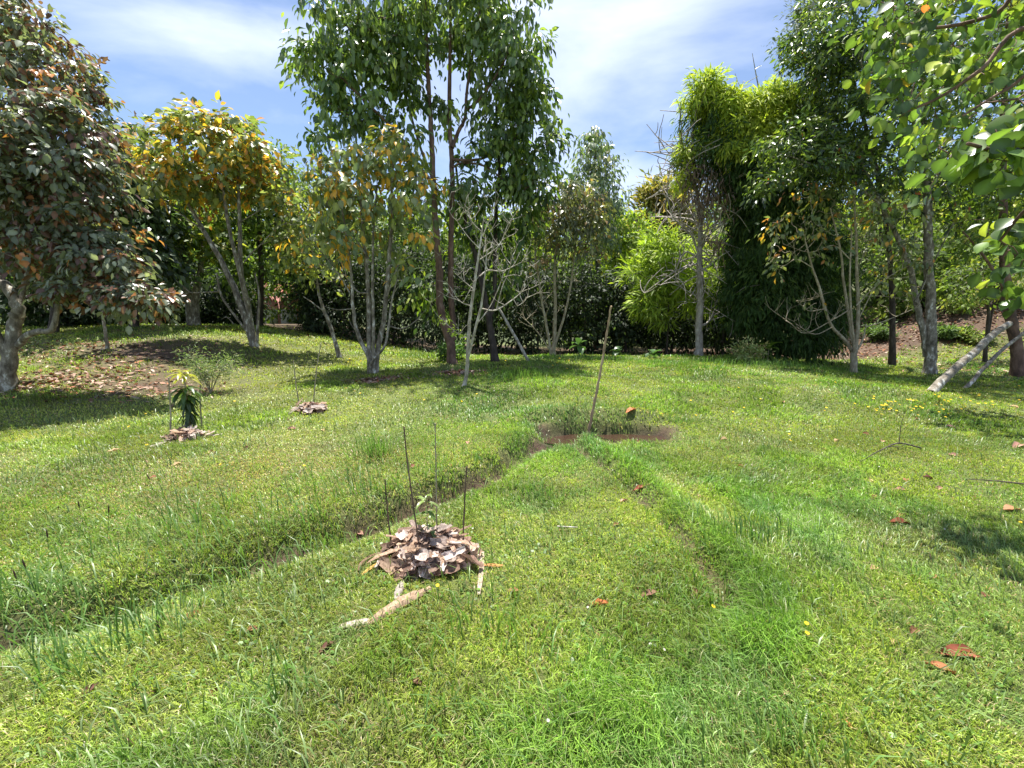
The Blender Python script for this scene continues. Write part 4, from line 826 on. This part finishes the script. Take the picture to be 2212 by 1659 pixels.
for (a, b, c, d, lab) in [(368, 940, 364, 815, 'brown stake left of the leafy mango-like seedling'.replace('mango-like ', 'young ')), (437, 925, 432, 820, 'pale stake right of the leafy young seedling'), (646, 872, 634, 780, 'left stake of the far small leaf heap'), (677, 872, 693, 742, 'taller right stake of the far small leaf heap'), (409, 905, 407, 850, 'hidden middle stake behind the leafy young seedling')][:4]:
    g = ground(a, b); pole('plant_stake', lab, 'stake', g, at(c, d, g[1]), .014, .010, B_twig, STK, knots=4, bend=.012, sides=6)

# ------------------------------------------------------------------ heaps of dry leaves round the young plants
HC = [(.42, .32, .27), (.50, .40, .35), (.33, .22, .16), (.42, .27, .18), (.24, .14, .10), (.55, .47, .43), (.46, .31, .20), (.52, .42, .37)]
def ribbon(mb, p, d, nvec, L, w, curl, col, segs=7, crease=.25, taper=True):
    d = nrm(d); pts = []; pos = np.array(p, float); nv = nrm(nvec - d * np.dot(nvec, d))
    rows = []; tw = rng.normal(0, .25)
    for k in range(segs + 1):
        t = k / segs; s = np.cross(d, nv)
        ww = w * (math.sin(math.pi * (.14 + .74 * t)) ** .35 if taper else 1) * (.7 + .5 * rng.random())
        dip = crease * ww * (.6 + .8 * rng.random())
        rows.append([pos - s * ww / 2 + nv * dip * (.5 + rng.random()), pos - s * ww * .22 - nv * dip * .2, pos + nv * dip * .35 * rng.random(), pos + s * ww * .25 - nv * dip * .25, pos + s * ww / 2 + nv * dip * (.3 + rng.random())])
        d = nrm(d - nv * curl / segs * (.5 + rng.random()) + s * tw / segs); nv = nrm(nv - d * np.dot(nv, d)); pos = pos + d * L / segs
    V = np.array(rows).reshape(-1, 3); F = [[r * 5 + c, r * 5 + c + 1, r * 5 + c + 6, r * 5 + c + 5] for r in range(segs) for c in range(4)]
    shade = np.tile(np.array([1.05, .82, .95, .80, 1.0]), segs + 1)[:, None]
    mb.add(V, np.array(F), np.array(col) * shade * (.9 + .2 * rng.random((len(V), 1))))
def heap(cx, cy, rx, ry, h, n, L, w, parent):
    mb = MB()
    # packed brown core
    m = 16; k = 7; V = []
    for a in range(k):
        for b_ in range(m):
            r = a / (k - 1); th = b_ / m * 2 * math.pi; x = cx + rx * .84 * r * math.cos(th); y = cy + ry * .84 * r * math.sin(th)
            V.append((x, y, Hs(x, y) - .02 + h * .72 * (1 - r * r) * (.85 + .3 * rng.random())))
    F = [[a * m + b_, a * m + (b_ + 1) % m, (a + 1) * m + (b_ + 1) % m, (a + 1) * m + b_] for a in range(k - 1) for b_ in range(m)]
    mb.add(V, np.array(F), (.10, .065, .045))
    for i_ in range(n):
        r = math.sqrt(rng.random()) * .95; th = rng.random() * 2 * math.pi; x = cx + rx * r * math.cos(th); y = cy + ry * r * math.sin(th)
        z = Hs(x, y) + h * max(0, 1 - r * r) * (.72 + .3 * rng.random()) + .004
        nv = nrm(np.array([math.cos(th) * r * .7, math.sin(th) * r * .7, 1.0]) + rng.normal(0, .22, 3))
        d = np.array([.35 * math.cos(th) + rng.normal(0, .8), .35 * math.sin(th) + rng.normal(0, .8), rng.normal(-.1 * r, .15)])
        c = np.array(HC[rng.integers(0, len(HC))]) * (.45 + .45 * rng.random())
        l = L * (.5 + .8 * rng.random())
        ribbon(mb, (x - d[0] * l * .3, y - d[1] * l * .3, z), d, nv, l, w * (.5 + 1.0 * rng.random()), rng.normal(.45, .55), (c * .75 + .25 * c.mean()) * 2.0, crease=.24)
    return mb
def pileobj(label, px, py, Yc, rx, ry, h, n, L, w):
    c = at(px, py, Yc); root = empty('leaf_heap', (c[0], Yc, Hs(c[0], Yc)), label, 'leaf heap')
    heap(c[0], Yc, rx, ry, h, n, L, w, root).build('dry_leaves', M_heap, root); return root, c
M_heap, nt, b = newmat('dry_heap_leaf')
a = nt.nodes.new('ShaderNodeAttribute'); a.attribute_name = 'Col'; tcn = nt.nodes.new('ShaderNodeTexCoord')
wv_ = nt.nodes.new('ShaderNodeTexNoise'); wv_.inputs['Scale'].default_value = 90; wv_.inputs['Detail'].default_value = 4
rr = nt.nodes.new('ShaderNodeValToRGB'); rr.color_ramp.elements[0].position = .35; rr.color_ramp.elements[0].color = (.62, .58, .55, 1); rr.color_ramp.elements[1].position = .62; rr.color_ramp.elements[1].color = (1.1, 1.08, 1.05, 1)
mu = nt.nodes.new('ShaderNodeMix'); mu.data_type = 'RGBA'; mu.blend_type = 'MULTIPLY'; mu.inputs['Factor'].default_value = 1
mpn = nt.nodes.new('ShaderNodeMapping'); mpn.inputs['Scale'].default_value = (1, .5, 1)
nt.links.new(tcn.outputs['Object'], mpn.inputs['Vector']); nt.links.new(mpn.outputs[0], wv_.inputs['Vector']); nt.links.new(wv_.outputs[0], rr.inputs[0])
nt.links.new(a.outputs['Color'], mu.inputs['A']); nt.links.new(rr.outputs[0], mu.inputs['B']); nt.links.new(mu.outputs['Result'], b.inputs['Base Color']); b.inputs['Roughness'].default_value = .85; b.inputs['Specular IOR Level'].default_value = .15
tr_ = nt.nodes.new('ShaderNodeBsdfTranslucent'); ms_ = nt.nodes.new('ShaderNodeMixShader'); ms_.inputs[0].default_value = .38
nt.links.new(mu.outputs['Result'], tr_.inputs['Color']); nt.links.new(b.outputs[0], ms_.inputs[1]); nt.links.new(tr_.outputs[0], ms_.inputs[2]); nt.links.new(ms_.outputs[0], nt.nodes['Material Output'].inputs['Surface'])
bp = nt.nodes.new('ShaderNodeBump'); bp.inputs['Strength'].default_value = .5; bp.inputs['Distance'].default_value = .004; nt.links.new(wv_.outputs[0], bp.inputs['Height']); nt.links.new(bp.outputs[0], b.inputs['Normal'])
PY = 2.72
hr, hc = pileobj('large heap of pale dry leaves around the nearest seedling', 925, 1225, PY, .35, .27, .20, 200, .18, .056)
def longleaf(pts, w, col, r=0.02, lift=.03):
    m = MB(); G = [ground(a, b) for a, b in pts]; G = crom(np.array(G), 4); G[:, 2] = [Hs(x, y) for x, y in G[:, :2]]
    n = len(G); t = np.linspace(0, 1, n); T = nrm(np.gradient(G, axis=0)); S = nrm(np.cross(T, np.array([0, 0, 1.])))
    ww = w * np.sin(math.pi * (.12 + .76 * t)) ** .7 * (.85 + .25 * rng.random(n)); rows = []; hh_ = rng.random(5)
    for k in range(n):
        for u, hz in [(-.5, .0), (-.25, .35), (0, .15), (.25, .42), (.5, .05)]:
            rows.append(G[k] + S[k] * ww[k] * u + np.array([0, 0, lift * .5 + hz * ww[k] * (.4 + .5 * rng.random())]) + T[k] * ww[k] * rng.normal(0, .10))
    F = [[a * 5 + c, a * 5 + c + 1, a * 5 + c + 6, a * 5 + c + 5] for a in range(n - 1) for c in range(4)]
    m.add(rows, np.array(F), np.array(col) * 1.25 * (np.tile(.55 + .7 * hh_, n)[:, None] * (.85 + .3 * rng.random((n * 5, 1))))); return m
longleaf([(930, 1275), (880, 1300), (830, 1330), (795, 1352)], .075, (.46, .34, .24)).build('dry_leaf', M_heap, hr)
longleaf([(800, 1345), (770, 1352), (732, 1360)], .045, (.50, .44, .38)).build('dry_leaf', M_heap, hr)
longleaf([(1043, 1195), (1040, 1235), (1034, 1290)], .035, (.48, .40, .32)).build('dry_leaf', M_heap, hr)
longleaf([(1035, 1222), (1060, 1226), (1085, 1226)], .03, (.50, .24, .10)).build('dry_leaf', M_heap, hr)
longleaf([(850, 1195), (810, 1205), (782, 1222), (775, 1240)], .022, (.24, .16, .11), lift=.05).build('dry_leaf', M_heap, hr)
longleaf([(835, 1210), (800, 1232), (782, 1246)], .026, (.55, .33, .10)).build('dry_leaf', M_heap, hr)
longleaf([(870, 1260), (862, 1280), (856, 1300)], .05, (.50, .45, .40)).build('dry_leaf', M_heap, hr)
g = ground(402, 955); h2, _ = pileobj('medium heap of brown leaves around the leafy seedling on the left', 402, 955, g[1] + .18, .27, .2, .13, 75, .17, .06)
longleaf([(365, 950), (345, 962), (322, 968)], .06, (.45, .42, .36)).build('dry_leaf', M_heap, h2)
longleaf([(430, 940), (455, 943), (480, 940)], .06, (.50, .44, .40)).build('dry_leaf', M_heap, h2)
g3 = ground(667, 895); pileobj('small far heap of pale dry leaves with two stakes and no plant', 667, 895, g3[1] + .15, .32, .2, .15, 60, .2, .07)

# ------------------------------------------------------------------ young plants
def plant(name, label, base, H_, whorls, L, w, pal, stem_r=.006, mat=None, cat='young plant', group=None, lean=(0, 0), stemm=None):
    root = empty(name, tuple(base), label, cat, group)
    mw = MB(); t = np.linspace(0, 1, 7); P = np.array(base) + np.stack([lean[0] * t ** 1.5, lean[1] * t ** 1.5, H_ * t - .03 * (t == 0)], -1); tube(mw, P, stem_r * (1 - .5 * t), 6)
    mw.build('stem', stemm or B_twig, root, smooth=True)
    ml = MB()
    for (hz, n, el, ls, pi) in whorls:
        a0 = rng.random() * 6
        c = np.array([np.interp(hz, t, P[:, k]) for k in range(3)])
        for k in range(n):
            th = a0 + k * 2 * math.pi / n + rng.normal(0, .25); e = el + rng.normal(0, .18)
            d = np.array([math.cos(th) * math.cos(e), math.sin(th) * math.cos(e), math.sin(e)]); nv = np.array([-math.cos(th) * math.sin(e), -math.sin(th) * math.sin(e), math.cos(e)])
            l = L * ls * (.75 + .5 * rng.random()); rows = []; pos = c + rng.normal(0, .012, 3); segs = 7
            for s_ in range(segs + 1):
                u = s_ / segs; sd = np.cross(d, nv); ww = w * ls * (math.sin(math.pi * min(1, .04 + u * .96)) ** .8) + .002
                rows += [pos - sd * ww / 2 + nv * ww * .18, pos, pos + sd * ww / 2 + nv * ww * .18]
                d = nrm(d + np.array([0, 0, -.17])); nv = nrm(nv - d * nv.dot(d)); pos = pos + d * l / segs
            F = [[r_ * 3 + q, r_ * 3 + q + 1, r_ * 3 + q + 4, r_ * 3 + q + 3] for r_ in range(segs) for q in range(2)]
            cc = np.array(pal[pi]) * (.8 + .4 * rng.random()); ml.add(rows, np.array(F), cc)
    ml.build('leaves', mat or M_leaf, root)
    return root
p = at(925, 1200, PY); p[2] = Hs(p[0], PY)
plant('seedling', 'small narrow-leaved seedling between four stakes in the nearest leaf heap', p, .44, [(.35, 3, -.4, .9, 1), (.55, 3, -.3, 1, 0), (.75, 4, .2, .9, 0), (.9, 3, .3, .8, 2), (1, 3, .7, .6, 2)], .15, .030, [(.10, .17, .04), (.05, .09, .03), (.20, .28, .08)], .005)
g = ground(400, 938); g[1] += .1; g[2] = Hs(g[0], g[1])
plant('seedling', 'leafy waist-high seedling with yellow-green top whorl and drooping dark leaves', g, .86,
      [(.28, 6, -.9, .8, 1), (.36, 8, -.8, 1, 1), (.45, 9, -.7, 1, 1), (.55, 10, -.6, 1, 1), (.62, 10, -.3, 1.1, 0), (.70, 11, .0, 1.2, 0), (.74, 9, .25, 1.2, 0), (.9, 7, .1, .9, 2), (.97, 10, .25, 1.0, 2), (1, 6, .7, .7, 2)], .22, .045,
      [(.08, .14, .04), (.055, .09, .025), (.34, .34, .04)], .014)
def bush(name, label, px, py, sz, n, L, wr, pal, cat='shrub', mat=None, dy=.2, hz=1.0, droop=.2, stems=7, tpl=T_FOLD):
    g = ground(px, py); g[1] += dy; g[2] = Hs(g[0], g[1]); root = empty(name, tuple(g), label, cat)
    mw = MB(); cen = []
    for k in range(stems):
        th = rng.random() * 6.28; r = sz * .85 * math.sqrt(rng.random()); P = [g, g + np.array([r * .5 * math.cos(th), r * .5 * math.sin(th), sz * hz * .5]), g + np.array([r * math.cos(th), r * math.sin(th), sz * hz * (.35 + .65 * rng.random())])]
        Q = crom(P, 4); tube(mw, Q, np.linspace(.01, .004, len(Q)), 5); cen += list(Q[3:])
    mw.build('stems', B_twig, root); ml = MB(); cen = np.array(cen); crown_leaves(ml, cen, g, n, sz * .21, L, wr, pal, droop, tpl, flat=.8, upn=.8); ml.build('leaves', mat or M_leafm, root); return root
bush('feathery_shrub', 'loose grey-green feathery shrub behind the leafy seedling on the left', 440, 855, .62, 34, .07, .22, [((.13, .17, .08), 3), ((.09, .13, .06), 3), ((.20, .20, .13), 1)], hz=1.5, stems=9)
bush('low_shrub', 'low pale-leaved shrub at the lawn edge before the bamboo', 1610, 782, .75, 18, .12, .45, [((.22, .26, .10), 3), ((.16, .2, .07), 2), ((.30, .26, .12), 1)], hz=.7, stems=9)
bush('low_shrub', 'small dark fern-like shrub at the foot of the two reddish trunks', 963, 782, .8, 22, .16, .3, [((.05, .10, .03), 3), ((.08, .13, .035), 2)], hz=.7, stems=6)
for k, (px, py, sz, lab, pl) in enumerate([(1905, 735, .7, 'low bush at the foot of the bank left of the grey trunks', 0), (1940, 690, .8, 'low bush on the bank seen between the fan of stems and the grey trunks', 1), (2055, 735, .6, 'low green bush just right of the upright grey trunk', 0),
        (2085, 680, .8, 'bush on the bank left of the small low-crowned tree', 1), (2190, 660, .9, 'light green bush high on the bank at the right edge', 1), (1885, 660, .9, 'shaded bush high on the bank behind the fan of stems', 0), (2040, 640, .9, 'bush near the top of the bank behind the grey trunks', 0), (2120, 745, .5, 'small bush on the bank beside the thicker leaning pole', 1)]):
    bush('bank_shrub', lab, px, py, sz, 24, .13, .45, [((.06, .10, .03), 3), ((.09, .14, .04), 2)] if pl == 0 else [((.16, .20, .06), 3), ((.10, .14, .04), 2), ((.22, .2, .08), 1)], hz=.8, stems=12)
g = ground(1662, 782); g[1] += .1; g[2] = Hs(g[0], g[1])
plant('big_leaved_seedling', 'bright green seedling with a few broad upright leaves before the bamboo', g, .45, [(.5, 3, .0, .8, 1), (.95, 4, .5, 1, 0), (1, 3, 1.0, 1.1, 0)], .48, .20, [(.22, .34, .05), (.13, .2, .04)], .02, M_leafm)
for (px, py, hh, ll, lab) in [(1250, 768, .45, .45, 'tall arum-like plant with heart leaves at the hedge foot'.replace('arum-like ', 'dark ')), (1333, 772, .2, .3, 'low broad-leaved plant right of the tall heart-leaved one'), (1412, 774, .15, .28, 'small broad-leaved plant at the hedge foot, farthest right')]:
    g = ground(px, py); g[1] = min(g[1], 17.0); x_ = at(px, py, g[1])[0]; g = np.array([x_, g[1], Hs(x_, g[1])])
    plant('broad_leaved_plant', lab, g, hh, [(.9, 3, .2, 1, 0), (1, 3, .9, 1, 0)], ll, .26, [(.07, .14, .05)], .014, M_leaf)

# ------------------------------------------------------------------ fallen leaves, one object each
def fallen(label, px, py, L, col, group=None, lift=.008, wr=.36, ang=None, curl=.5, name='fallen_leaf'):
    g = ground(px, py, 0); z = Hs(g[0], g[1]) + lift; m = MB(); th = ang if ang is not None else rng.random() * 6.28
    d = np.array([math.cos(th), math.sin(th), rng.normal(0, .12)]); nv = nrm(np.array([rng.normal(0, .3), -.25 + rng.normal(0, .25), 1])); d = nrm(d); nv = nrm(nv - d * nv.dot(d)); s = np.cross(d, nv)
    segs = 8; rows = []; pos = np.array([g[0], g[1], z]) - d * L / 2
    for k in range(segs + 1):
        u = k / segs; w_ = L * wr * (math.sin(math.pi * (.03 + .94 * u)) ** .95) * (.9 + .2 * rng.random()); bnd = .22 * L * curl * math.sin(math.pi * u) * -1 + .05 * L * math.sin(5 * u + th)
        for v_ in (-1, -.5, 0, .5, 1): rows.append(pos + d * L * u + s * w_ * .5 * v_ + nv * (abs(v_) ** 1.5 * w_ * curl * .8 + bnd * -.5 + .03 * L * rng.normal()))
    F = [[r * 5 + c, r * 5 + c + 1, r * 5 + c + 6, r * 5 + c + 5] for r in range(segs) for c in range(4)]
    sh = np.tile(np.array([1, 1.05, .6, 1.0, .95]), segs + 1)[:, None]
    m.add(rows, np.array(F), np.array(col) * sh); P = [pos - d * L * .12, pos + d * .02]; tube(m, np.array(P), [.0022, .002], 4, np.array(col) * .6)
    return tag(m.build(name, M_dry, origin=(g[0], g[1], z - lift)), label, 'leaf', group)
ORG = (.50, .17, .06); BRN = (.22, .095, .055); DRK = (.12, .05, .035); PNK = (.45, .25, .19); TAN = (.52, .36, .20)
big = [(1294, 1308, .115, ORG, 'bright orange dry leaf lying in the front lawn', .1), (1401, 1289, .125, (.24, .12, .09), 'large brown curled leaf right of the bright orange one', .35), (1376, 1270, .05, DRK, 'small dark leaf touching the large brown curled leaf', 1.6),
       (1382, 1057, .13, (.30, .09, .05), 'dark red leaf beside the thin right-hand drain', 0.0), (1509, 1075, .09, PNK, 'slim pinkish leaf right of the thin drain', 1.3), (1330, 1136, .07, BRN, 'small brown leaf left of the thin drain', .7),
       (1749, 1119, .13, PNK, 'pale pink-brown broad leaf in the right lawn', .6), (1944, 1133, .19, (.24, .07, .04), 'wide dark red-brown leaf in the right lawn', .1), (1940, 1115, .08, (.45, .30, .06), 'yellowish leaf behind the wide dark red-brown leaf', .1),
       (2184, 1104, .21, (.48, .24, .13), 'long tan leaf at the right edge of the lawn', .25), (2195, 966, .24, PNK, 'pinkish leaf at the right edge in the tree shade', .4), (2049, 924, .16, PNK, 'folded pink leaf near the shade edge at right', -.4),
       (2073, 1418, .175, (.26, .08, .045), 'long glossy reddish-brown leaf in the lower right lawn', -.12), (2034, 1450, .13, (.38, .16, .07), 'curled leaf just below the long glossy reddish-brown one', -.5), (1363, 889, .26, (.55, .22, .10), 'orange-brown leaf on the bank of the muddy pit', .7),
       (1735, 1454, .09, TAN, 'slim tan leaf in the lower right lawn', .8), (1699, 1503, .055, PNK, 'small folded pink leaf below the slim tan leaf', .3), (1826, 1568, .06, ORG, 'small orange leaf near the bottom right', 1.9),
       (248, 976, .15, TAN, 'tan curled leaf left of the medium leaf heap', 1.2), (381, 1006, .12, TAN, 'tan leaf just in front of the medium leaf heap', 1.0), (630, 928, .14, PNK, 'pink leaf below the small far leaf heap', .2), (707, 1402, .09, DRK, 'dark brown leaf near the tail of the large heap', .9),
       (416, 1332, .10, (.36, .13, .07), 'red-brown leaf in the left foreground lawn', .3), (360, 1338, .07, (.42, .16, .08), 'smaller red-brown leaf left of its larger neighbour', 0)]
for (px, py, L, c, lab, an) in big: fallen(lab, px, py, L, c, ang=an)
small = [(1348, 1085), (1498, 1283), (1563, 950), (1377, 957), (1571, 1315), (1905, 955), (1869, 939), (1878, 1040), (1958, 1040), (2004, 1034), (1944, 1059), (1886, 1075), (1807, 954), (1760, 904), (1762, 1155), (2027, 1057), (2123, 1289), (1886, 1230), (2013, 1248), (1643, 1314), (1667, 1063),
         (1973, 1366), (1925, 1388), (543, 1365), (191, 1496), (198, 1645), (460, 1504), (456, 978), (331, 1034), (533, 971), (778, 1154), (1215, 1620), (700, 930), (1110, 1280), (1120, 1020), (1010, 958), (890, 1010), (1475, 1325), (1660, 1450), (900, 1480), (1690, 870), (1980, 905), (2190, 880), (1600, 1010), (2110, 1150), (2060, 985)]
for k, (px, py) in enumerate(small):
    gy_ = ground(px, py)[1]; pal_ = [PNK, BRN, TAN, (.38, .17, .10), DRK]
    fallen('small dry brown leaf lying loose in the grass', px, py, .048 + .010 * gy_, pal_[k % 5], 'small dry leaves scattered over the lawn', wr=.5)
# pale dead strips and twigs
def twigobj(label, pts, r, mat, cat='twig', lift=.03, name='fallen_twig', up=()):
    G = np.array([ground(a, b) for a, b in pts]); G[:, 2] = [Hs(x, y) + lift for x, y in G[:, :2]]
    for k, dz in up: G[k, 2] += dz
    Q = crom(G, 5); m = MB(); tube(m, Q, np.linspace(r, r * .4, len(Q)), 5, wob=.2); return m, Q, label, name, mat, cat
def fin(t_): m, Q, label, name, mat, cat = t_; return tag(m.build(name, mat, origin=tuple(Q[0])), label, cat)
m, Q, *r_ = twigobj('forked dark twig lying at the edge of the right shade', [(1990, 973), (1940, 971), (1900, 985), (1855, 1004)], .011, B_dark, up=[(1, .05), (2, .04)])
tube(m, [Q[5], Q[5] + np.array([.04, .05, .22]), Q[5] + np.array([.08, .06, .42])], [.006, .004, .002], 4); tube(m, [Q[8], Q[8] + np.array([.10, -.05, .01]), Q[8] + np.array([.2, 0, .03])], [.006, .004, .003], 4)
fin((m, Q, *r_))
fin(twigobj('long thin dark twig lying in the shade at the right edge', [(2212, 1052), (2150, 1045), (2085, 1041)], .009, B_dark))
fin(twigobj('short pale stick lying across the middle of the lawn', [(1204, 1145), (1226, 1146), (1250, 1147)], .008, B_pale))
fin(twigobj('white dry grass stem in the lower right lawn', [(1760, 1480), (1735, 1460)], .004, B_pale))
fin(twigobj('dry straw in front of the right foreground', [(1625, 1508), (1650, 1525), (1672, 1560)], .004, B_cane))
# dark seed heads standing over the left grass
for k, (px, py, ptx, pty) in enumerate([(232, 1150, 235, 1090), (105, 1175, 100, 1143), (60, 1240, 48, 1207), (330, 1040, 316, 1022), (345, 1370, 338, 1338), (40, 1260, 28, 1230), (175, 1110, 168, 1080)]):
    g = ground(px, py + 18); m = MB(); top = at(ptx, pty, g[1]); P = crom([g, (g + top) / 2 + np.array([.005, 0, .01]), top], 4); tube(m, P, np.linspace(.0016, .0014, len(P)), 4, (.16, .2, .08))
    d = nrm(P[-1] - P[-2]); tube(m, np.array([P[-1] - d * .07, P[-1] - d * .05, P[-1] - d * .02, P[-1]]), [.001, .005, .0045, .001], 5, (.12, .06, .05))
    tag(m.build('grass_seed_head', M_grass, origin=tuple(g)), 'dark grass seed head standing above the left lawn', 'seed head', 'dark seed heads above the left lawn')

# ------------------------------------------------------------------ yellow and white flowers
def flower(px, py, R, col, label, group, cen=(.55, .30, .02)):
    g = ground(px, py); h = .055 + .03 * rng.random(); m = MB(); top = np.array([g[0] + rng.normal(0, .01), g[1], Hs(g[0], g[1]) + h]); root = empty('wildflower', (g[0], g[1], Hs(g[0], g[1])), label, 'flower', group)
    tube(m, np.array([[g[0], g[1], Hs(g[0], g[1])], (np.array([g[0], g[1], Hs(g[0], g[1])]) + top) / 2, top]), [.0015] * 3, 4, (.12, .2, .05)); m.build('stem', M_grass, root)
    m = MB(); np_ = 9; tl = np.array([rng.normal(0, .3), -.35, 1]); tl = nrm(tl); a_ = nrm(np.cross(tl, [1, 0, 0.1])); b_ = np.cross(tl, a_)
    for k in range(np_):
        th = k * 2 * math.pi / np_; d = a_ * math.cos(th) + b_ * math.sin(th); s = np.cross(tl, d); w = R * .32
        m.add([top, top + d * R * .6 - s * w + tl * R * .15, top + d * R + tl * R * .2, top + d * R * .6 + s * w + tl * R * .15], np.array([[0, 1, 2, 3]]), np.array(col) * (.85 + .3 * rng.random()))
    m.add([top + tl * R * .16] + [top + tl * R * .12 + (a_ * math.cos(t) + b_ * math.sin(t)) * R * .28 for t in np.arange(6) * math.pi / 3], np.array([[0, k + 1, (k + 1) % 6 + 1] for k in range(6)]), cen)
    m.build('petals', M_petal, root)
YEL = (.75, .56, .03); GY = 'yellow wildflowers dotted over the lawn'; LY = 'small yellow wildflower in the lawn grass'
for (px, py, lab) in [(1529, 1330, 'yellow flower standing alone in the right foreground lawn'), (947, 1293, 'yellow flower at the front foot of the large leaf heap'), (2197, 1147, 'yellow flower at the right edge below the long tan leaf')]: flower(px, py, .012, YEL, lab, None)
fp = []
for k in range(75): fp.append((2000 + rng.normal(0, 85), 884 + rng.normal(0, 14)))
for (px, py, n, sx, sy) in [(720, 770, 14, 90, 22), (620, 830, 14, 90, 35), (330, 920, 10, 110, 40), (1250, 790, 22, 110, 12), (1450, 850, 18, 130, 40), (1650, 960, 14, 160, 60), (1050, 850, 8, 60, 30), (1700, 1420, 6, 220, 90), (2150, 850, 8, 50, 25), (480, 1060, 6, 150, 50)]:
    for k in range(int(n * .38)): fp.append((px + rng.normal(0, sx), py + rng.normal(0, sy)))
for px, py in fp:
    if px < 5 or px > 2207 or py < 745: continue
    g = ground(px, py)
    if soil_w(g[0], g[1]) > .6 or g[1] > 17: continue
    flower(px, py, .0085 + .0016 * g[1], YEL, LY, GY)
for px, py in [(1632, 1168), (2033, 1165), (1755, 1060), (1897, 1020), (1280, 1000), (1440, 1430), (1270, 1335), (1400, 1420), (395, 1555), (1320, 1030), (1180, 1590)]: flower(px, py, .0075, (.55, .53, .46), 'small white clover flower in the lawn grass', 'white clover flowers in the lawn', (.6, .55, .4))

# ------------------------------------------------------------------ houses beyond the trees
def box(mb, x0, x1, y0, y1, z0, z1, c):
    V = [(x, y, z) for z in (z0, z1) for y in (y0, y1) for x in (x0, x1)]
    mb.add(V, np.array([[0, 2, 3, 1], [4, 5, 7, 6], [0, 1, 5, 4], [2, 6, 7, 3], [0, 4, 6, 2], [1, 3, 7, 5]]), c)
M_wall = leafmat('painted_wall', .85, .2, 0); M_roof = leafmat('roof_tiles', .8, .2, 0)
def house(label, px, py, Y0, w, d, h, rh, wc, rc):
    c = at(px, py, Y0); z0 = min(Hs(c[0], Y0), c[2] - h) ; root = empty('house', (c[0], Y0, z0), label, 'house'); x0, x1 = c[0] - w / 2, c[0] + w / 2; zt = c[2]
    m = MB(); box(m, x0, x1, Y0, Y0 + d, z0 - .3, zt, wc); m.build('wall', M_wall, root)
    m = MB(); n = 14
    for k in range(n):
        for s_, ya, yb in ((0, Y0 - .5, Y0 + d / 2), (1, Y0 + d + .5, Y0 + d / 2)):
            xa = x0 - .4 + (w + .8) * k / n; xb = x0 - .4 + (w + .8) * (k + 1) / n; xm = (xa + xb) / 2
            m.add([(xa, ya, zt + .004), (xm, ya, zt + .12), (xb, ya, zt + .004), (xa, yb, zt + rh), (xm, yb, zt + rh + .12), (xb, yb, zt + rh)], np.array([[0, 1, 4, 3], [1, 2, 5, 4]]), np.array(rc) * (.85 + .3 * rng.random()))
    m.build('roof', M_roof, root)
    for k in (-.25, .25):
        m = MB(); xc = c[0] + w * k; box(m, xc - .5, xc + .5, Y0 - .04, Y0 - .004, zt - 1.9, zt - .8, (.75, .73, .7)); wo = m.build('window', M_wall, root)
        m = MB(); box(m, xc - .42, xc + .42, Y0 - .06, Y0 - .045, zt - 1.82, zt - .88, (.03, .035, .04)); pn = m.build('pane', M_leaf, wo); 
    return root
house('house with pink wall and reddish tiled roof glimpsed through the left trees', 600, 640, 27, 2.4, 3, 2.6, .8, (.60, .30, .26), (.30, .11, .08))
house('small dark house on the distant hillside behind the leafless tree', 1487, 548, 52, 6, 5, 2.2, .9, (.16, .14, .14), (.30, .15, .11))
